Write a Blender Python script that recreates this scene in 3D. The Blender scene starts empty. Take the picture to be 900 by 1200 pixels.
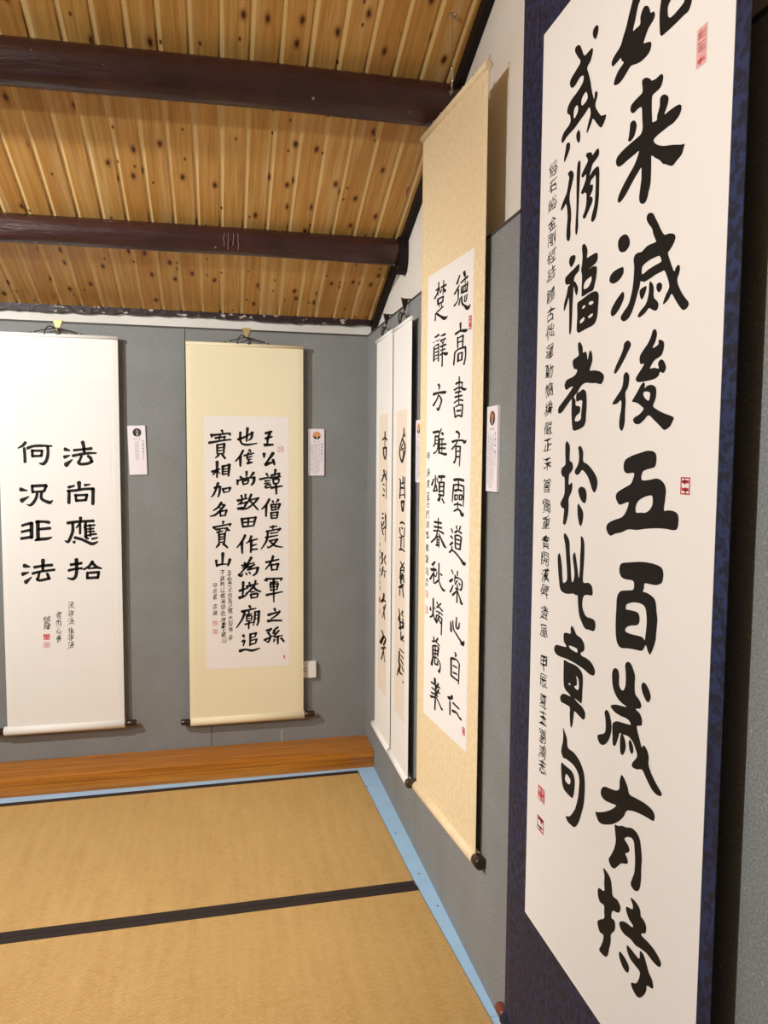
import bpy, bmesh, math, random
from mathutils import Vector, Matrix
from mathutils.geometry import tessellate_polygon

# ------------------------------------------------------------------ camera, light, exposure
sc = bpy.context.scene
COL = sc.collection
sc.view_settings.view_transform = 'Standard'
sc.view_settings.look = 'None'
sc.view_settings.gamma = 1.0
sc.view_settings.use_curve_mapping = False
sc.view_settings.exposure = -0.06

YAW, PITCH, ROLL = 0.2192, 0.0720, 0.0072
fw = Vector((math.sin(YAW)*math.cos(PITCH), math.cos(YAW)*math.cos(PITCH), -math.sin(PITCH)))
rt = Vector((math.cos(YAW), -math.sin(YAW), 0.0)); up = rt.cross(fw)
r2 = math.cos(ROLL)*rt + math.sin(ROLL)*up
u2 = -math.sin(ROLL)*rt + math.cos(ROLL)*up
cam_data = bpy.data.cameras.new('camera')
cam_data.sensor_fit = 'HORIZONTAL'; cam_data.sensor_width = 27.0; cam_data.lens = 866.93/900*27.0
cam_data.clip_start = 0.02
cam = bpy.data.objects.new('camera', cam_data); COL.objects.link(cam)
cam.matrix_world = Matrix(((r2.x, u2.x, -fw.x, -0.7261), (r2.y, u2.y, -fw.y, -3.6557), (r2.z, u2.z, -fw.z, 1.5), (0, 0, 0, 1)))
sc.camera = cam

world = bpy.data.worlds.new('world'); sc.world = world; world.use_nodes = True
world.node_tree.nodes['Background'].inputs[0].default_value = (0.9, 0.93, 1.0, 1)
world.node_tree.nodes['Background'].inputs[1].default_value = 0.05

def lamp(name, loc, watts, color, radius=0.03, aim=None, angle=None, blend=0.6):
    l = bpy.data.lights.new(name, 'SPOT' if aim else 'POINT')
    l.energy = watts; l.color = color; l.shadow_soft_size = radius
    o = bpy.data.objects.new(name, l); COL.objects.link(o); o.location = loc
    if aim:
        l.spot_size = math.radians(angle); l.spot_blend = blend
        o.rotation_euler = (Vector(aim)-Vector(loc)).to_track_quat('-Z', 'Y').to_euler()
    return o
def area(name, loc, watts, color, sx, sy, aim):
    l = bpy.data.lights.new(name, 'AREA'); l.shape = 'RECTANGLE'; l.size = sx; l.size_y = sy
    l.energy = watts; l.color = color
    o = bpy.data.objects.new(name, l); COL.objects.link(o); o.location = loc
    o.rotation_euler = (Vector(aim)-Vector(loc)).to_track_quat('-Z', 'Y').to_euler()
    return o
LIGHT = (0.975, 0.988, 0.985)
lamp('gallery_lamp', (-2.6, -3.25, 2.22), 88, LIGHT, 0.03)
lamp('gallery_spot_right', (-2.6, -3.22, 2.26), 128, LIGHT, 0.03, (0, -2.35, 1.1), 95, 0.9)
lamp('gallery_spot', (-2.65, -1.95, 2.56), 248, LIGHT, 0.022, (-.75, 0, .55), 100, 0.8)
area('rear_fill', (-2.2, -5.2, 2.55), 3, LIGHT, 1.2, 0.4, (-2.0, -4.6, 0))  # unseen weak fill light, added behind the camera

# ------------------------------------------------------------------ materials
def new_mat(name):
    m = bpy.data.materials.new(name); m.use_nodes = True
    nt = m.node_tree; b = nt.nodes['Principled BSDF']
    return m, nt, b
def N(nt, t, **kw):
    n = nt.nodes.new(t)
    for k, v in kw.items(): setattr(n, k, v)
    return n
def srgb(r, g, b):
    f = lambda c: (c/255/12.92) if c/255 <= 0.04045 else ((c/255+0.055)/1.055)**2.4
    return (f(r), f(g), f(b), 1)
def ramp(nt, fac, stops):
    r = N(nt, 'ShaderNodeValToRGB')
    el = r.color_ramp.elements
    while len(el) < len(stops): el.new(0.5)
    for e, (p, c) in zip(el, stops): e.position = p; e.color = c
    nt.links.new(fac, r.inputs[0]); return r.outputs[0]
def mix(nt, fac, a, b, mode='MIX'):
    m = N(nt, 'ShaderNodeMix', data_type='RGBA', blend_type=mode)
    if isinstance(fac, float): m.inputs[0].default_value = fac
    else: nt.links.new(fac, m.inputs[0])
    for i, v in ((6, a), (7, b)):
        if isinstance(v, tuple): m.inputs[i].default_value = v
        else: nt.links.new(v, m.inputs[i])
    return m.outputs[2]
def coords(nt, scale=(1, 1, 1), which='Object'):
    tc = N(nt, 'ShaderNodeTexCoord'); mp = N(nt, 'ShaderNodeMapping')
    mp.inputs['Scale'].default_value = scale
    nt.links.new(tc.outputs[which], mp.inputs[0]); return mp.outputs[0]
def noise(nt, vec, scale, detail=3, rough=0.5):
    n = N(nt, 'ShaderNodeTexNoise'); n.inputs['Scale'].default_value = scale
    n.inputs['Detail'].default_value = detail; n.inputs['Roughness'].default_value = rough
    nt.links.new(vec, n.inputs['Vector']); return n.outputs['Fac']
def bump(nt, b, height, strength, dist):
    bp = N(nt, 'ShaderNodeBump'); bp.inputs['Strength'].default_value = strength; bp.inputs['Distance'].default_value = dist
    nt.links.new(height, bp.inputs['Height']); nt.links.new(bp.outputs[0], b.inputs['Normal'])

def plain(name, col, rough=0.6, vary=0.06, scale=8, metal=0.0, bmp=0.0, spec=0.5):
    m, nt, b = new_mat(name)
    v = coords(nt); n = noise(nt, v, scale, 4)
    dark = tuple(c*(1-vary) for c in col[:3])+(1,); lite = tuple(min(1, c*(1+vary)) for c in col[:3])+(1,)
    nt.links.new(ramp(nt, n, [(0.3, dark), (0.7, lite)]), b.inputs['Base Color'])
    b.inputs['Roughness'].default_value = rough; b.inputs['Metallic'].default_value = metal
    b.inputs['Specular IOR Level'].default_value = spec
    if bmp: bump(nt, b, n, bmp, 0.002)
    return m

def felt_mat():
    m, nt, b = new_mat('grey_felt')
    v = coords(nt)
    n1 = noise(nt, v, 260, 2); n2 = noise(nt, v, 5, 4); n3 = noise(nt, v, 120, 2, 0.7)
    c = ramp(nt, n1, [(0.32, srgb(124, 126, 126)), (0.7, srgb(157, 158, 156))])
    c = mix(nt, ramp(nt, n3, [(0.64, (0, 0, 0, 1)), (0.72, (0.7, 0.7, 0.7, 1))]), c, srgb(210, 204, 194))
    c = mix(nt, ramp(nt, n2, [(0.3, (0, 0, 0, 1)), (0.75, (1, 1, 1, 1))]), c, mix(nt, 0.22, c, srgb(105, 98, 88)))
    nt.links.new(c, b.inputs['Base Color']); b.inputs['Roughness'].default_value = 0.95
    b.inputs['Specular IOR Level'].default_value = 0.15
    bump(nt, b, n1, 0.35, 0.002); return m
def plaster_mat():
    m, nt, b = new_mat('white_plaster')
    v = coords(nt); n = noise(nt, v, 4, 5); n2 = noise(nt, v, 60, 3)
    nt.links.new(ramp(nt, n, [(0.3, srgb(226, 218, 206)), (0.7, srgb(238, 232, 222))]), b.inputs['Base Color'])
    b.inputs['Roughness'].default_value = 0.9; bump(nt, b, n2, 0.2, 0.002); return m

BOARD = 0.0895
def pine_mat():
    m, nt, b = new_mat('knotty_pine')
    tc = N(nt, 'ShaderNodeTexCoord'); sp = N(nt, 'ShaderNodeSeparateXYZ'); nt.links.new(tc.outputs['Object'], sp.inputs[0])
    dv = N(nt, 'ShaderNodeMath', operation='DIVIDE'); ad = N(nt, 'ShaderNodeMath', operation='ADD'); ad.inputs[1].default_value = .005; nt.links.new(sp.outputs[0], ad.inputs[0])
    nt.links.new(ad.outputs[0], dv.inputs[0]); dv.inputs[1].default_value = BOARD
    fl = N(nt, 'ShaderNodeMath', operation='FLOOR'); nt.links.new(dv.outputs[0], fl.inputs[0])
    wn = N(nt, 'ShaderNodeTexWhiteNoise', noise_dimensions='1D'); nt.links.new(fl.outputs[0], wn.inputs['W'])
    off = N(nt, 'ShaderNodeMath', operation='MULTIPLY'); nt.links.new(wn.outputs['Value'], off.inputs[0]); off.inputs[1].default_value = 37.0
    y2 = N(nt, 'ShaderNodeMath', operation='ADD'); nt.links.new(sp.outputs[1], y2.inputs[0]); nt.links.new(off.outputs[0], y2.inputs[1])
    cb = N(nt, 'ShaderNodeCombineXYZ'); nt.links.new(sp.outputs[0], cb.inputs[0]); nt.links.new(y2.outputs[0], cb.inputs[1])
    def mp(s):
        q = N(nt, 'ShaderNodeMapping'); q.inputs['Scale'].default_value = s; nt.links.new(cb.outputs[0], q.inputs[0]); return q.outputs[0]
    grain = noise(nt, mp((70, 2.2, 1)), 1.0, 5, 0.6)
    fine = noise(nt, mp((260, 6, 1)), 1.0, 3, 0.6)
    band = noise(nt, mp((18, 0.9, 1)), 1.0, 3, 0.55)
    base = ramp(nt, wn.outputs['Value'], [(0.0, srgb(212, 156, 82)), (0.35, srgb(230, 176, 97)), (0.7, srgb(220, 165, 87)), (1.0, srgb(234, 186, 108))])
    c = mix(nt, ramp(nt, grain, [(0.38, (0, 0, 0, 1)), (0.72, (0.75, 0.75, 0.75, 1))]), base, srgb(180, 118, 50))
    c = mix(nt, ramp(nt, band, [(0.52, (0, 0, 0, 1)), (0.74, (0.7, 0.7, 0.7, 1))]), c, srgb(242, 208, 146))
    c = mix(nt, ramp(nt, fine, [(0.45, (0, 0, 0, 1)), (0.75, (0.35, 0.35, 0.35, 1))]), c, srgb(150, 92, 40))
    # lit bevel beside each groove, its brightness painted as a pale band
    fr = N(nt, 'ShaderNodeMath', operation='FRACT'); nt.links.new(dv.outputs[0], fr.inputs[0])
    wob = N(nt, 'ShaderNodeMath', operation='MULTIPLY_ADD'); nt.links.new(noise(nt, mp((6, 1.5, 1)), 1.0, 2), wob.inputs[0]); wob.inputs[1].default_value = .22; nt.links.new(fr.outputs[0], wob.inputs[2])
    lit_bevel = ramp(nt, wob.outputs[0], [(0.10, (0, 0, 0, 1)), (0.14, (.8, .8, .8, 1)), (0.30, (.75, .75, .75, 1)), (0.36, (0, 0, 0, 1))])
    c = mix(nt, lit_bevel, c, srgb(244, 208, 142))
    # knots
    def knots(scale, thr, soft, keep, col, c):
        vo = N(nt, 'ShaderNodeTexVoronoi', voronoi_dimensions='2D', feature='F1'); vo.inputs['Scale'].default_value = 1.0
        wob = N(nt, 'ShaderNodeVectorMath', operation='ADD')
        nz = N(nt, 'ShaderNodeTexNoise'); nz.inputs['Scale'].default_value = 3.0; nt.links.new(mp(scale), nz.inputs['Vector'])
        sc_ = N(nt, 'ShaderNodeVectorMath', operation='SCALE'); sc_.inputs['Scale'].default_value = 0.08
        nt.links.new(nz.outputs['Color'], sc_.inputs[0]); nt.links.new(mp(scale), wob.inputs[0]); nt.links.new(sc_.outputs[0], wob.inputs[1])
        nt.links.new(wob.outputs[0], vo.inputs['Vector'])
        near = ramp(nt, vo.outputs['Distance'], [(thr, (1, 1, 1, 1)), (thr+soft, (0, 0, 0, 1))])
        sv = N(nt, 'ShaderNodeSeparateColor'); nt.links.new(vo.outputs['Color'], sv.inputs[0])
        gt = N(nt, 'ShaderNodeMath', operation='GREATER_THAN'); gt.inputs[1].default_value = keep; nt.links.new(sv.outputs[0], gt.inputs[0])
        ml = N(nt, 'ShaderNodeMath', operation='MULTIPLY'); nt.links.new(near, ml.inputs[0]); nt.links.new(gt.outputs[0], ml.inputs[1])
        return mix(nt, ml.outputs[0], c, col)
    c = knots((11.2, 5.6, 1), 0.05, 0.12, 0.55, srgb(164, 108, 50), c)
    c = knots((11.2, 5.6, 1), 0.035, 0.06, 0.55, srgb(78, 38, 18), c)
    c = knots((17, 9, 1), 0.04, 0.06, 0.8, srgb(112, 60, 26), c)
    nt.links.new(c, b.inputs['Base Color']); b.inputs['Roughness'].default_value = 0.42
    b.inputs['Specular IOR Level'].default_value = 0.35
    bump(nt, b, grain, 0.12, 0.001); return m

def lacquer_mat():
    m, nt, b = new_mat('maroon_lacquer')
    v = coords(nt); n = noise(nt, v, 5, 5, 0.6); n2 = noise(nt, coords(nt, (1.2, 9, 9)), 2.2, 4, 0.6)
    c = ramp(nt, n, [(0.3, srgb(50, 27, 25)), (0.6, srgb(66, 37, 34)), (0.8, srgb(80, 48, 44))])
    ch = noise(nt, v, 38, 2, 0.4)
    c = mix(nt, ramp(nt, ch, [(0.77, (0, 0, 0, 1)), (0.79, (0.7, 0.7, 0.7, 1))]), c, srgb(170, 150, 140))
    nt.links.new(c, b.inputs['Base Color']); b.inputs['Roughness'].default_value = 0.36
    bump(nt, b, n2, 0.5, 0.02); return m
def eave_mat():
    m, nt, b = new_mat('chipped_dark_paint')
    v = coords(nt, (1, 1, 1.6)); n = noise(nt, v, 26, 4, 0.6)
    c = ramp(nt, n, [(0.62, srgb(40, 20, 22)), (0.66, srgb(190, 175, 165))])
    nt.links.new(c, b.inputs['Base Color']); b.inputs['Roughness'].default_value = 0.5
    bump(nt, b, n, 0.6, 0.01); return m
def bench_mat():
    m, nt, b = new_mat('orange_varnished_wood')
    v = coords(nt, (1.1, 26, 40)); n = noise(nt, v, 1.6, 5, 0.62); n2 = noise(nt, coords(nt, (5, 90, 150)), 1.5, 3)
    c = ramp(nt, n, [(0.28, srgb(146, 86, 22)), (0.5, srgb(186, 116, 36)), (0.75, srgb(206, 138, 52))])
    c = mix(nt, ramp(nt, n2, [(0.5, (0, 0, 0, 1)), (0.8, (0.5, 0.5, 0.5, 1))]), c, srgb(134, 80, 26))
    nt.links.new(c, b.inputs['Base Color']); b.inputs['Roughness'].default_value = 0.28; return m
def tatami_mat():
    m, nt, b = new_mat('woven_rush')
    tc = N(nt, 'ShaderNodeTexCoord'); sp = N(nt, 'ShaderNodeSeparateXYZ'); nt.links.new(tc.outputs['Object'], sp.inputs[0])
    br = N(nt, 'ShaderNodeTexBrick'); br.offset = 0.5
    v = coords(nt)
    nt.links.new(v, br.inputs['Vector'])
    br.inputs['Scale'].default_value = 1.0; br.inputs['Brick Width'].default_value = 0.016; br.inputs['Row Height'].default_value = 0.0075
    br.inputs['Mortar Size'].default_value = 0.0011; br.inputs['Mortar Smooth'].default_value = 1.0
    br.inputs['Color1'].default_value = (0, 0, 0, 1); br.inputs['Color2'].default_value = (1, 1, 1, 1); br.inputs['Mortar'].default_value = (0.5, 0.5, 0.5, 1)
    n1 = noise(nt, coords(nt, (30, 3, 1)), 1.0, 3); n2 = noise(nt, coords(nt, (160, 160, 1)), 1.0, 2); n3 = noise(nt, v, 3, 4)
    c = ramp(nt, n1, [(0.3, srgb(200, 156, 90)), (0.7, srgb(213, 171, 104))])
    c = mix(nt, ramp(nt, br.outputs['Color'], [(0.0, (0, 0, 0, 1)), (1.0, (0.35, 0.35, 0.35, 1))]), c, srgb(226, 194, 132))
    c = mix(nt, ramp(nt, br.outputs['Fac'], [(0.0, (0, 0, 0, 1)), (1.0, (0.45, 0.45, 0.45, 1))]), c, srgb(152, 114, 62))
    c = mix(nt, ramp(nt, n2, [(0.62, (0, 0, 0, 1)), (0.78, (0.5, 0.5, 0.5, 1))]), c, srgb(238, 204, 146))
    c = mix(nt, ramp(nt, n3, [(0.35, (0, 0, 0, 1)), (0.8, (0.25, 0.25, 0.25, 1))]), c, srgb(178, 138, 78))
    nt.links.new(c, b.inputs['Base Color']); b.inputs['Roughness'].default_value = 0.6
    inv = N(nt, 'ShaderNodeMath', operation='SUBTRACT'); inv.inputs[0].default_value = 1.0; nt.links.new(br.outputs['Fac'], inv.inputs[1])
    bump(nt, b, inv.outputs[0], 0.5, 0.002); return m
def silk_mat(name, c1, c2, c3, scale=55):
    m, nt, b = new_mat(name)
    v = coords(nt); n = noise(nt, v, scale, 3, 0.6); n2 = noise(nt, v, 2.5, 3)
    c = ramp(nt, n, [(0.46, c1), (0.54, c2)])
    c = mix(nt, ramp(nt, n2, [(0.4, (0, 0, 0, 1)), (0.7, (1, 1, 1, 1))]), c, mix(nt, 0.5, c, c3))
    nt.links.new(c, b.inputs['Base Color']); b.inputs['Roughness'].default_value = 0.55
    bump(nt, b, n, 0.15, 0.001); return m

M = dict(
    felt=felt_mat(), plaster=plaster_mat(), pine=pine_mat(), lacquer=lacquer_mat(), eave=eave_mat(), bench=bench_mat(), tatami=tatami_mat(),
    trim=plain('black_brown_trim', srgb(24, 13, 13), 0.6, spec=.25), edge=plain('dark_panel_edge', srgb(70, 66, 62), 0.7), seam=plain('panel_joint', srgb(44, 42, 40), 0.8),
    blue=plain('pale_blue_paint', srgb(172, 210, 242), 0.55, 0.04, 12), heri=plain('brown_black_cloth_edging', srgb(44, 32, 28), 0.8, 0.15, 200),
    white_mount=plain('white_paper_mount', srgb(242, 238, 232), 0.75, 0.015, 3), ivory_mount=plain('ivory_silk_mount', srgb(240, 226, 190), 0.7, 0.015, 3),
    paper=plain('white_rice_paper', srgb(243, 237, 231), 0.8, 0.012, 4), cream_paper=plain('cream_rice_paper', srgb(240, 231, 224), 0.8, 0.012, 4),
    beige_paper=plain('beige_rice_paper', srgb(237, 221, 202), 0.8, 0.02, 5),
    gold_mount=silk_mat('gold_brocade', srgb(236, 212, 168), srgb(242, 221, 181), srgb(238, 213, 168)),
    navy_mount=silk_mat('navy_brocade', srgb(15, 21, 42), srgb(33, 46, 86), srgb(17, 22, 42), 70),
    ink=plain('black_ink', srgb(22, 18, 16), 0.65, 0.2, 40, spec=0.3), thin_ink=plain('grey_black_ink', srgb(40, 34, 32), 0.7),
    red=plain('red_seal_paste', srgb(206, 60, 70), 0.7, 0.2, 90), pale_red=plain('pale_red_seal_paste', srgb(232, 178, 172), 0.7, 0.1, 90),
    crimson=plain('crimson_seal_paste', srgb(180, 36, 62), 0.7, 0.3, 120),
    knob=plain('dark_wood_knob', srgb(54, 34, 28), 0.3), brown_knob=plain('brown_wood_knob', srgb(120, 62, 44), 0.35), olive_knob=plain('olive_black_knob', srgb(66, 58, 36), 0.35),
    cord=plain('dark_brown_cord', srgb(48, 36, 32), 0.8), brass=plain('brass', srgb(212, 184, 124), 0.42, 0.05, 8, 0.6),
    dark_brass=plain('dark_brown_brass', srgb(74, 56, 44), 0.5, 0.05, 8, 0.3), steel=plain('steel', srgb(190, 186, 178), 0.3, 0.05, 8, 0.9),  # dark_brass is a darker brown brass, used on the right wall hooks
    card=plain('white_foam_board', srgb(240, 230, 234), 0.7, 0.01, 4), print_grey=plain('grey_print', srgb(150, 142, 146), 0.8), print_dark=plain('dark_print', srgb(64, 54, 60), 0.8),
    print_orange=plain('orange_print', srgb(226, 150, 84), 0.7, 0.2, 200), print_skin=plain('skin_tone_print', srgb(220, 160, 124), 0.7), print_white=plain('white_print', srgb(240, 230, 226), 0.7),
    print_black=plain('black_print', srgb(36, 26, 26), 0.6),
    plastic=plain('white_plastic', srgb(238, 230, 222), 0.35, 0.01), slot=plain('dark_slot', srgb(30, 26, 24), 0.6), pale_cord=plain('pale_cord', srgb(214, 192, 170), .8), drip=plain('pale_drip', srgb(140, 112, 98), .6), wire=plain('thin_wire', srgb(150, 130, 100), 0.4, 0.05, 8, 0.7),
)

# ------------------------------------------------------------------ mesh helpers
def obj(name, bm, mat, parent=None, smooth=False, mtx=None):
    me = bpy.data.meshes.new(name)
    bmesh.ops.recalc_face_normals(bm, faces=bm.faces)
    bm.to_mesh(me); bm.free()
    for f in me.polygons: f.use_smooth = smooth
    me.materials.append(mat)
    o = bpy.data.objects.new(name, me); COL.objects.link(o)
    if parent: o.parent = parent
    if mtx: o.matrix_world = mtx
    return o
def thing(name, label, cat, mtx=None, group=None):
    o = bpy.data.objects.new(name, None); COL.objects.link(o); o.empty_display_size = 0.05
    if mtx: o.matrix_world = mtx
    o['label'] = label; o['category'] = cat
    if group: o['group'] = group
    return o
def tag(o, label, cat, group=None):
    o['label'] = label; o['category'] = cat
    if group: o['group'] = group
    return o
def struct(o): o['kind'] = 'structure'; return o
def add_box(bm, a, b, bev=0.0):
    a = Vector(a); b = Vector(b)
    r = bmesh.ops.create_cube(bm, size=1.0, matrix=Matrix.Translation((a+b)/2) @ Matrix.Diagonal((abs(b.x-a.x), abs(b.y-a.y), abs(b.z-a.z), 1)))
    if bev:
        es = list({e for v in r['verts'] for e in v.link_edges})
        bmesh.ops.bevel(bm, geom=es, offset=bev, segments=2, affect='EDGES', profile=0.5)
def box(a, b, bev=0.0):
    bm = bmesh.new(); add_box(bm, a, b, bev); return bm
def add_prism(bm, pts, d):
    """extrude a closed planar polygon (list of Vectors) by vector d"""
    d = Vector(d); a = [bm.verts.new(Vector(p)) for p in pts]; b = [bm.verts.new(Vector(p)+d) for p in pts]
    bm.faces.new(a); bm.faces.new(b[::-1]); n = len(pts)
    for i in range(n): bm.faces.new((a[i], b[i], b[(i+1) % n], a[(i+1) % n]))
def catmull(p, closed=False, sub=6):
    P = [Vector(q) for q in p]; n = len(P); out = []
    if n < 2: return P
    rng = range(n) if closed else range(n-1)
    for i in rng:
        g = (lambda k: P[k % n]) if closed else (lambda k: P[min(max(k, 0), n-1)])
        a, b, c, d = g(i-1), g(i), g(i+1), g(i+2)
        for s in range(sub):
            t = s/sub
            out.append(0.5*((2*b)+(c-a)*t+(2*a-5*b+4*c-d)*t*t+(3*b-3*c+d-a)*t**3))
    if not closed: out.append(P[-1])
    return out
def add_tube(bm, path, r, seg=8, closed=False):
    P = [Vector(p) for p in path]; n = len(P); rings = []
    ref = Vector((0, 0, 1))
    for i, p in enumerate(P):
        if closed: t = P[(i+1) % n]-P[i-1]
        else: t = P[min(i+1, n-1)]-P[max(i-1, 0)]
        t.normalize()
        x = t.cross(ref)
        if x.length < 0.1: x = t.cross(Vector((1, 0, 0)))
        x.normalize(); y = t.cross(x)
        rr = r[i] if isinstance(r, (list, tuple)) else r
        rings.append([bm.verts.new(p+rr*(math.cos(2*math.pi*k/seg)*x+math.sin(2*math.pi*k/seg)*y)) for k in range(seg)])
    for i in range(n if closed else n-1):
        A, B = rings[i], rings[(i+1) % n]
        for k in range(seg): bm.faces.new((A[k], A[(k+1) % seg], B[(k+1) % seg], B[k]))
    if not closed: bm.faces.new(rings[0][::-1]); bm.faces.new(rings[-1])
def tube(path, r, seg=8, closed=False):
    bm = bmesh.new(); add_tube(bm, path, r, seg, closed); return bm
def add_lathe_x(bm, prof, c, seg=20):
    """profile [(x, r)] turned round a line along local x through c"""
    rings = [[bm.verts.new((c[0]+x, c[1]+r*math.cos(2*math.pi*k/seg), c[2]+r*math.sin(2*math.pi*k/seg))) for k in range(seg)] for x, r in prof]
    for A, B in zip(rings, rings[1:]):
        for k in range(seg): bm.faces.new((A[k], A[(k+1) % seg], B[(k+1) % seg], B[k]))
    bm.faces.new(rings[0][::-1]); bm.faces.new(rings[-1])
def lathe_x(prof, c, seg=20):
    bm = bmesh.new(); add_lathe_x(bm, prof, c, seg); return bm

# ------------------------------------------------------------------ the room
PT = 2.1101                                   # top of the felt panelling
SL, Z0 = 0.41, 2.200                          # roof slope and its height at the back wall's panel face
XL, YF = -3.7, -6.6                           # left and front walls
RIDGE = -3.3
zr = lambda y: Z0 - SL*y
struct(obj('floor', box((XL-.1, YF-.1, -.16), (.15, .15, -.055)), plain('dark_subfloor', srgb(90, 84, 78), .8)))
# plaster walls
bm = bmesh.new(); add_box(bm, (XL-.05, .05, -.055), (.15, .15, 2.32)); struct(obj('wall_back', bm, M['plaster']))
bm = bmesh.new()
add_prism(bm, [(.05, .05, -.055), (.05, .05, 2.3), (.05, RIDGE, zr(RIDGE)+.12), (.05, YF, zr(RIDGE)+SL*(YF-RIDGE)+.12), (.05, YF, -.055)], (.1, 0, 0))
struct(obj('wall_right', bm, M['plaster']))
bm = bmesh.new()
add_prism(bm, [(XL, .05, -.055), (XL, .05, 2.3), (XL, RIDGE, zr(RIDGE)+.12), (XL, YF, zr(RIDGE)+SL*(YF-RIDGE)+.12), (XL, YF, -.055)], (-.1, 0, 0))
struct(obj('wall_left', bm, M['plaster']))
struct(obj('wall_front', box((XL-.05, YF-.1, -.055), (.15, YF, 2.4)), M['plaster']))

# felt panelling: trim_1 on the back wall, trim_2 on the right wall, butted sheets with a fine open joint
def felt_panels(name, sheets, depth, mtx=None):
    root = None
    for pts in sheets:
        bm = bmesh.new(); add_prism(bm, pts, depth)
        o = obj(name if root is None else 'felt_sheet', bm, M['felt'], root)
        if root is None: root = struct(o)
    return root
J = .0015
back = felt_panels('trim_1', [
    [(XL+.051, 0, 0), (-.774-J, 0, 0), (-.774-J, 0, 1.0), (-.879-J, 0, 1.0), (-.879-J, 0, PT), (XL+.051, 0, PT)],
    [(-.774+J, 0, 0), (0, 0, 0), (0, 0, PT), (-.879+J, 0, PT), (-.879+J, 0, 1.0+.003), (-.774+J, 0, 1.0+.003)]], (0, .0495, 0))
obj('panel_joint', box((-.885, .02, .0), (-.768, .03, PT-.01)), M['seam'], back)
obj('joint_tape', box((-.4325, -.0006, .075), (-.4305, .001, .135)), M['card'], back)
obj('top_edging', box((XL+.051, -.0015, PT-.007), (0, .0495, PT+.0015)), M['edge'], back)
right = felt_panels('trim_2', [
    [(0, 0, -.03), (0, -.99+J, -.03), (0, -.99+J, PT), (0, 0, PT)],
    [(0, -.99-J, -.03), (0, -2.21+J, -.03), (0, -2.21+J, PT), (0, -.99-J, PT)],
    [(0, -2.21-J, -.03), (0, -3.43+J, -.03), (0, -3.43+J, PT), (0, -2.21-J, PT)],
    [(0, -3.43-J, -.03), (0, YF, -.03), (0, YF, PT), (0, -3.43-J, PT)]], (.0495, 0, 0))
obj('panel_joint', box((.02, -.995, 0), (.03, -.985, PT-.01)), M['seam'], right)
obj('panel_joint', box((.02, -2.215, 0), (.03, -2.205, PT-.01)), M['seam'], right)
obj('top_edging', box((-.0015, YF, PT-.007), (.0495, 0, PT+.0015)), M['edge'], right)

for nm, a_, b_ in (('trim_7', (XL, YF+.0505, -.03), (XL+.05, -.001, PT)), ('trim_8', (XL+.0505, YF, -.03), (-.0005, YF+.05, PT))):
    struct(obj(nm, box(a_, b_), M['felt']))

# ceiling boards: local x along the room, local y up the slope, grooved underside
def ceiling(name, length, mtx, flip=1):
    bm = bmesh.new(); prof = []
    k0, k1 = int(math.floor(XL/BOARD)), int(math.ceil(.05/BOARD))
    sh = -.005
    for k in range(k0, k1+1):
        x = k*BOARD+sh
        prof += [(x, 0.0), (x+.0015, .0065), (x+.0035, .0065), (x+.0205, 0.0)]
    prof = [(x, z) for x, z in prof if XL-.05 <= x <= .055]
    prof = [(XL-.05, 0)]+prof+[(.055, 0)]
    a = [bm.verts.new((x, 0, z)) for x, z in prof]; b = [bm.verts.new((x, length, z)) for x, z in prof]
    for i in range(len(prof)-1): bm.faces.new((a[i], a[i+1], b[i+1], b[i]))
    ta = [bm.verts.new((x, y, .06)) for x, y in ((XL-.05, 0), (.055, 0), (.055, length), (XL-.05, length))]
    bm.faces.new(ta)
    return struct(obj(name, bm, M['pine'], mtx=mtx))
ca = math.atan(SL)
ylow = .06
m1 = Matrix.Translation((0, ylow, zr(ylow))) @ Matrix(((1, 0, 0, 0), (0, -math.cos(ca), -math.sin(ca), 0), (0, math.sin(ca), -math.cos(ca), 0), (0, 0, 0, 1))) 
# local z must point up: use a frame with y up the slope and z upward normal (mirrored x is avoided by building left-handed safe)
ey = Vector((0, -math.cos(ca), math.sin(ca))); ez = Vector((0, math.sin(ca), math.cos(ca))); ex = Vector((1, 0, 0))
m1 = Matrix(((ex.x, ey.x, ez.x, 0), (ex.y, ey.y, ez.y, ylow), (ex.z, ey.z, ez.z, zr(ylow)), (0, 0, 0, 1)))
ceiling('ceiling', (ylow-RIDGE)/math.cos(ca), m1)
ey = Vector((0, -math.cos(ca), -math.sin(ca))); ez = Vector((0, -math.sin(ca), math.cos(ca)))
m2 = Matrix(((1, ey.x, ez.x, 0), (0, ey.y, ez.y, RIDGE), (0, ey.z, ez.z, zr(RIDGE)), (0, 0, 0, 1)))
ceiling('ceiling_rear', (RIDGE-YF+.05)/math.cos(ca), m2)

# gable trim along the sloping boards (a dark strip on the right wall) and chipped eave trim on the back wall
bm = bmesh.new()
add_prism(bm, [(.026, .05, zr(.05)-.046), (.026, -3.2, zr(-3.2)-.046), (.026, -3.2, zr(-3.2)-.001), (.026, .05, zr(.05)-.001)], (.0235, 0, 0))
o = struct(obj('trim_3', bm, M['trim']))
bm = bmesh.new(); rnd = random.Random(4); n = 150
lo = []
for i in range(n+1):
    x = XL+.0+(0.018-XL)*i/n
    lo.append((x, .022, 2.163+rnd.uniform(-.004, .004)+.004*math.sin(x*5)))
top = [(x, .022, zr(.022)-.001) for x, _, _ in lo]
va = [bm.verts.new(p) for p in lo]; vb = [bm.verts.new(p) for p in top]; vc = [bm.verts.new((p[0], .0498, p[2])) for p in lo]
for i in range(n):
    bm.faces.new((va[i], va[i+1], vb[i+1], vb[i])); bm.faces.new((va[i+1], va[i], vc[i], vc[i+1]))
struct(obj('trim_4', bm, M['eave']))

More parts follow.
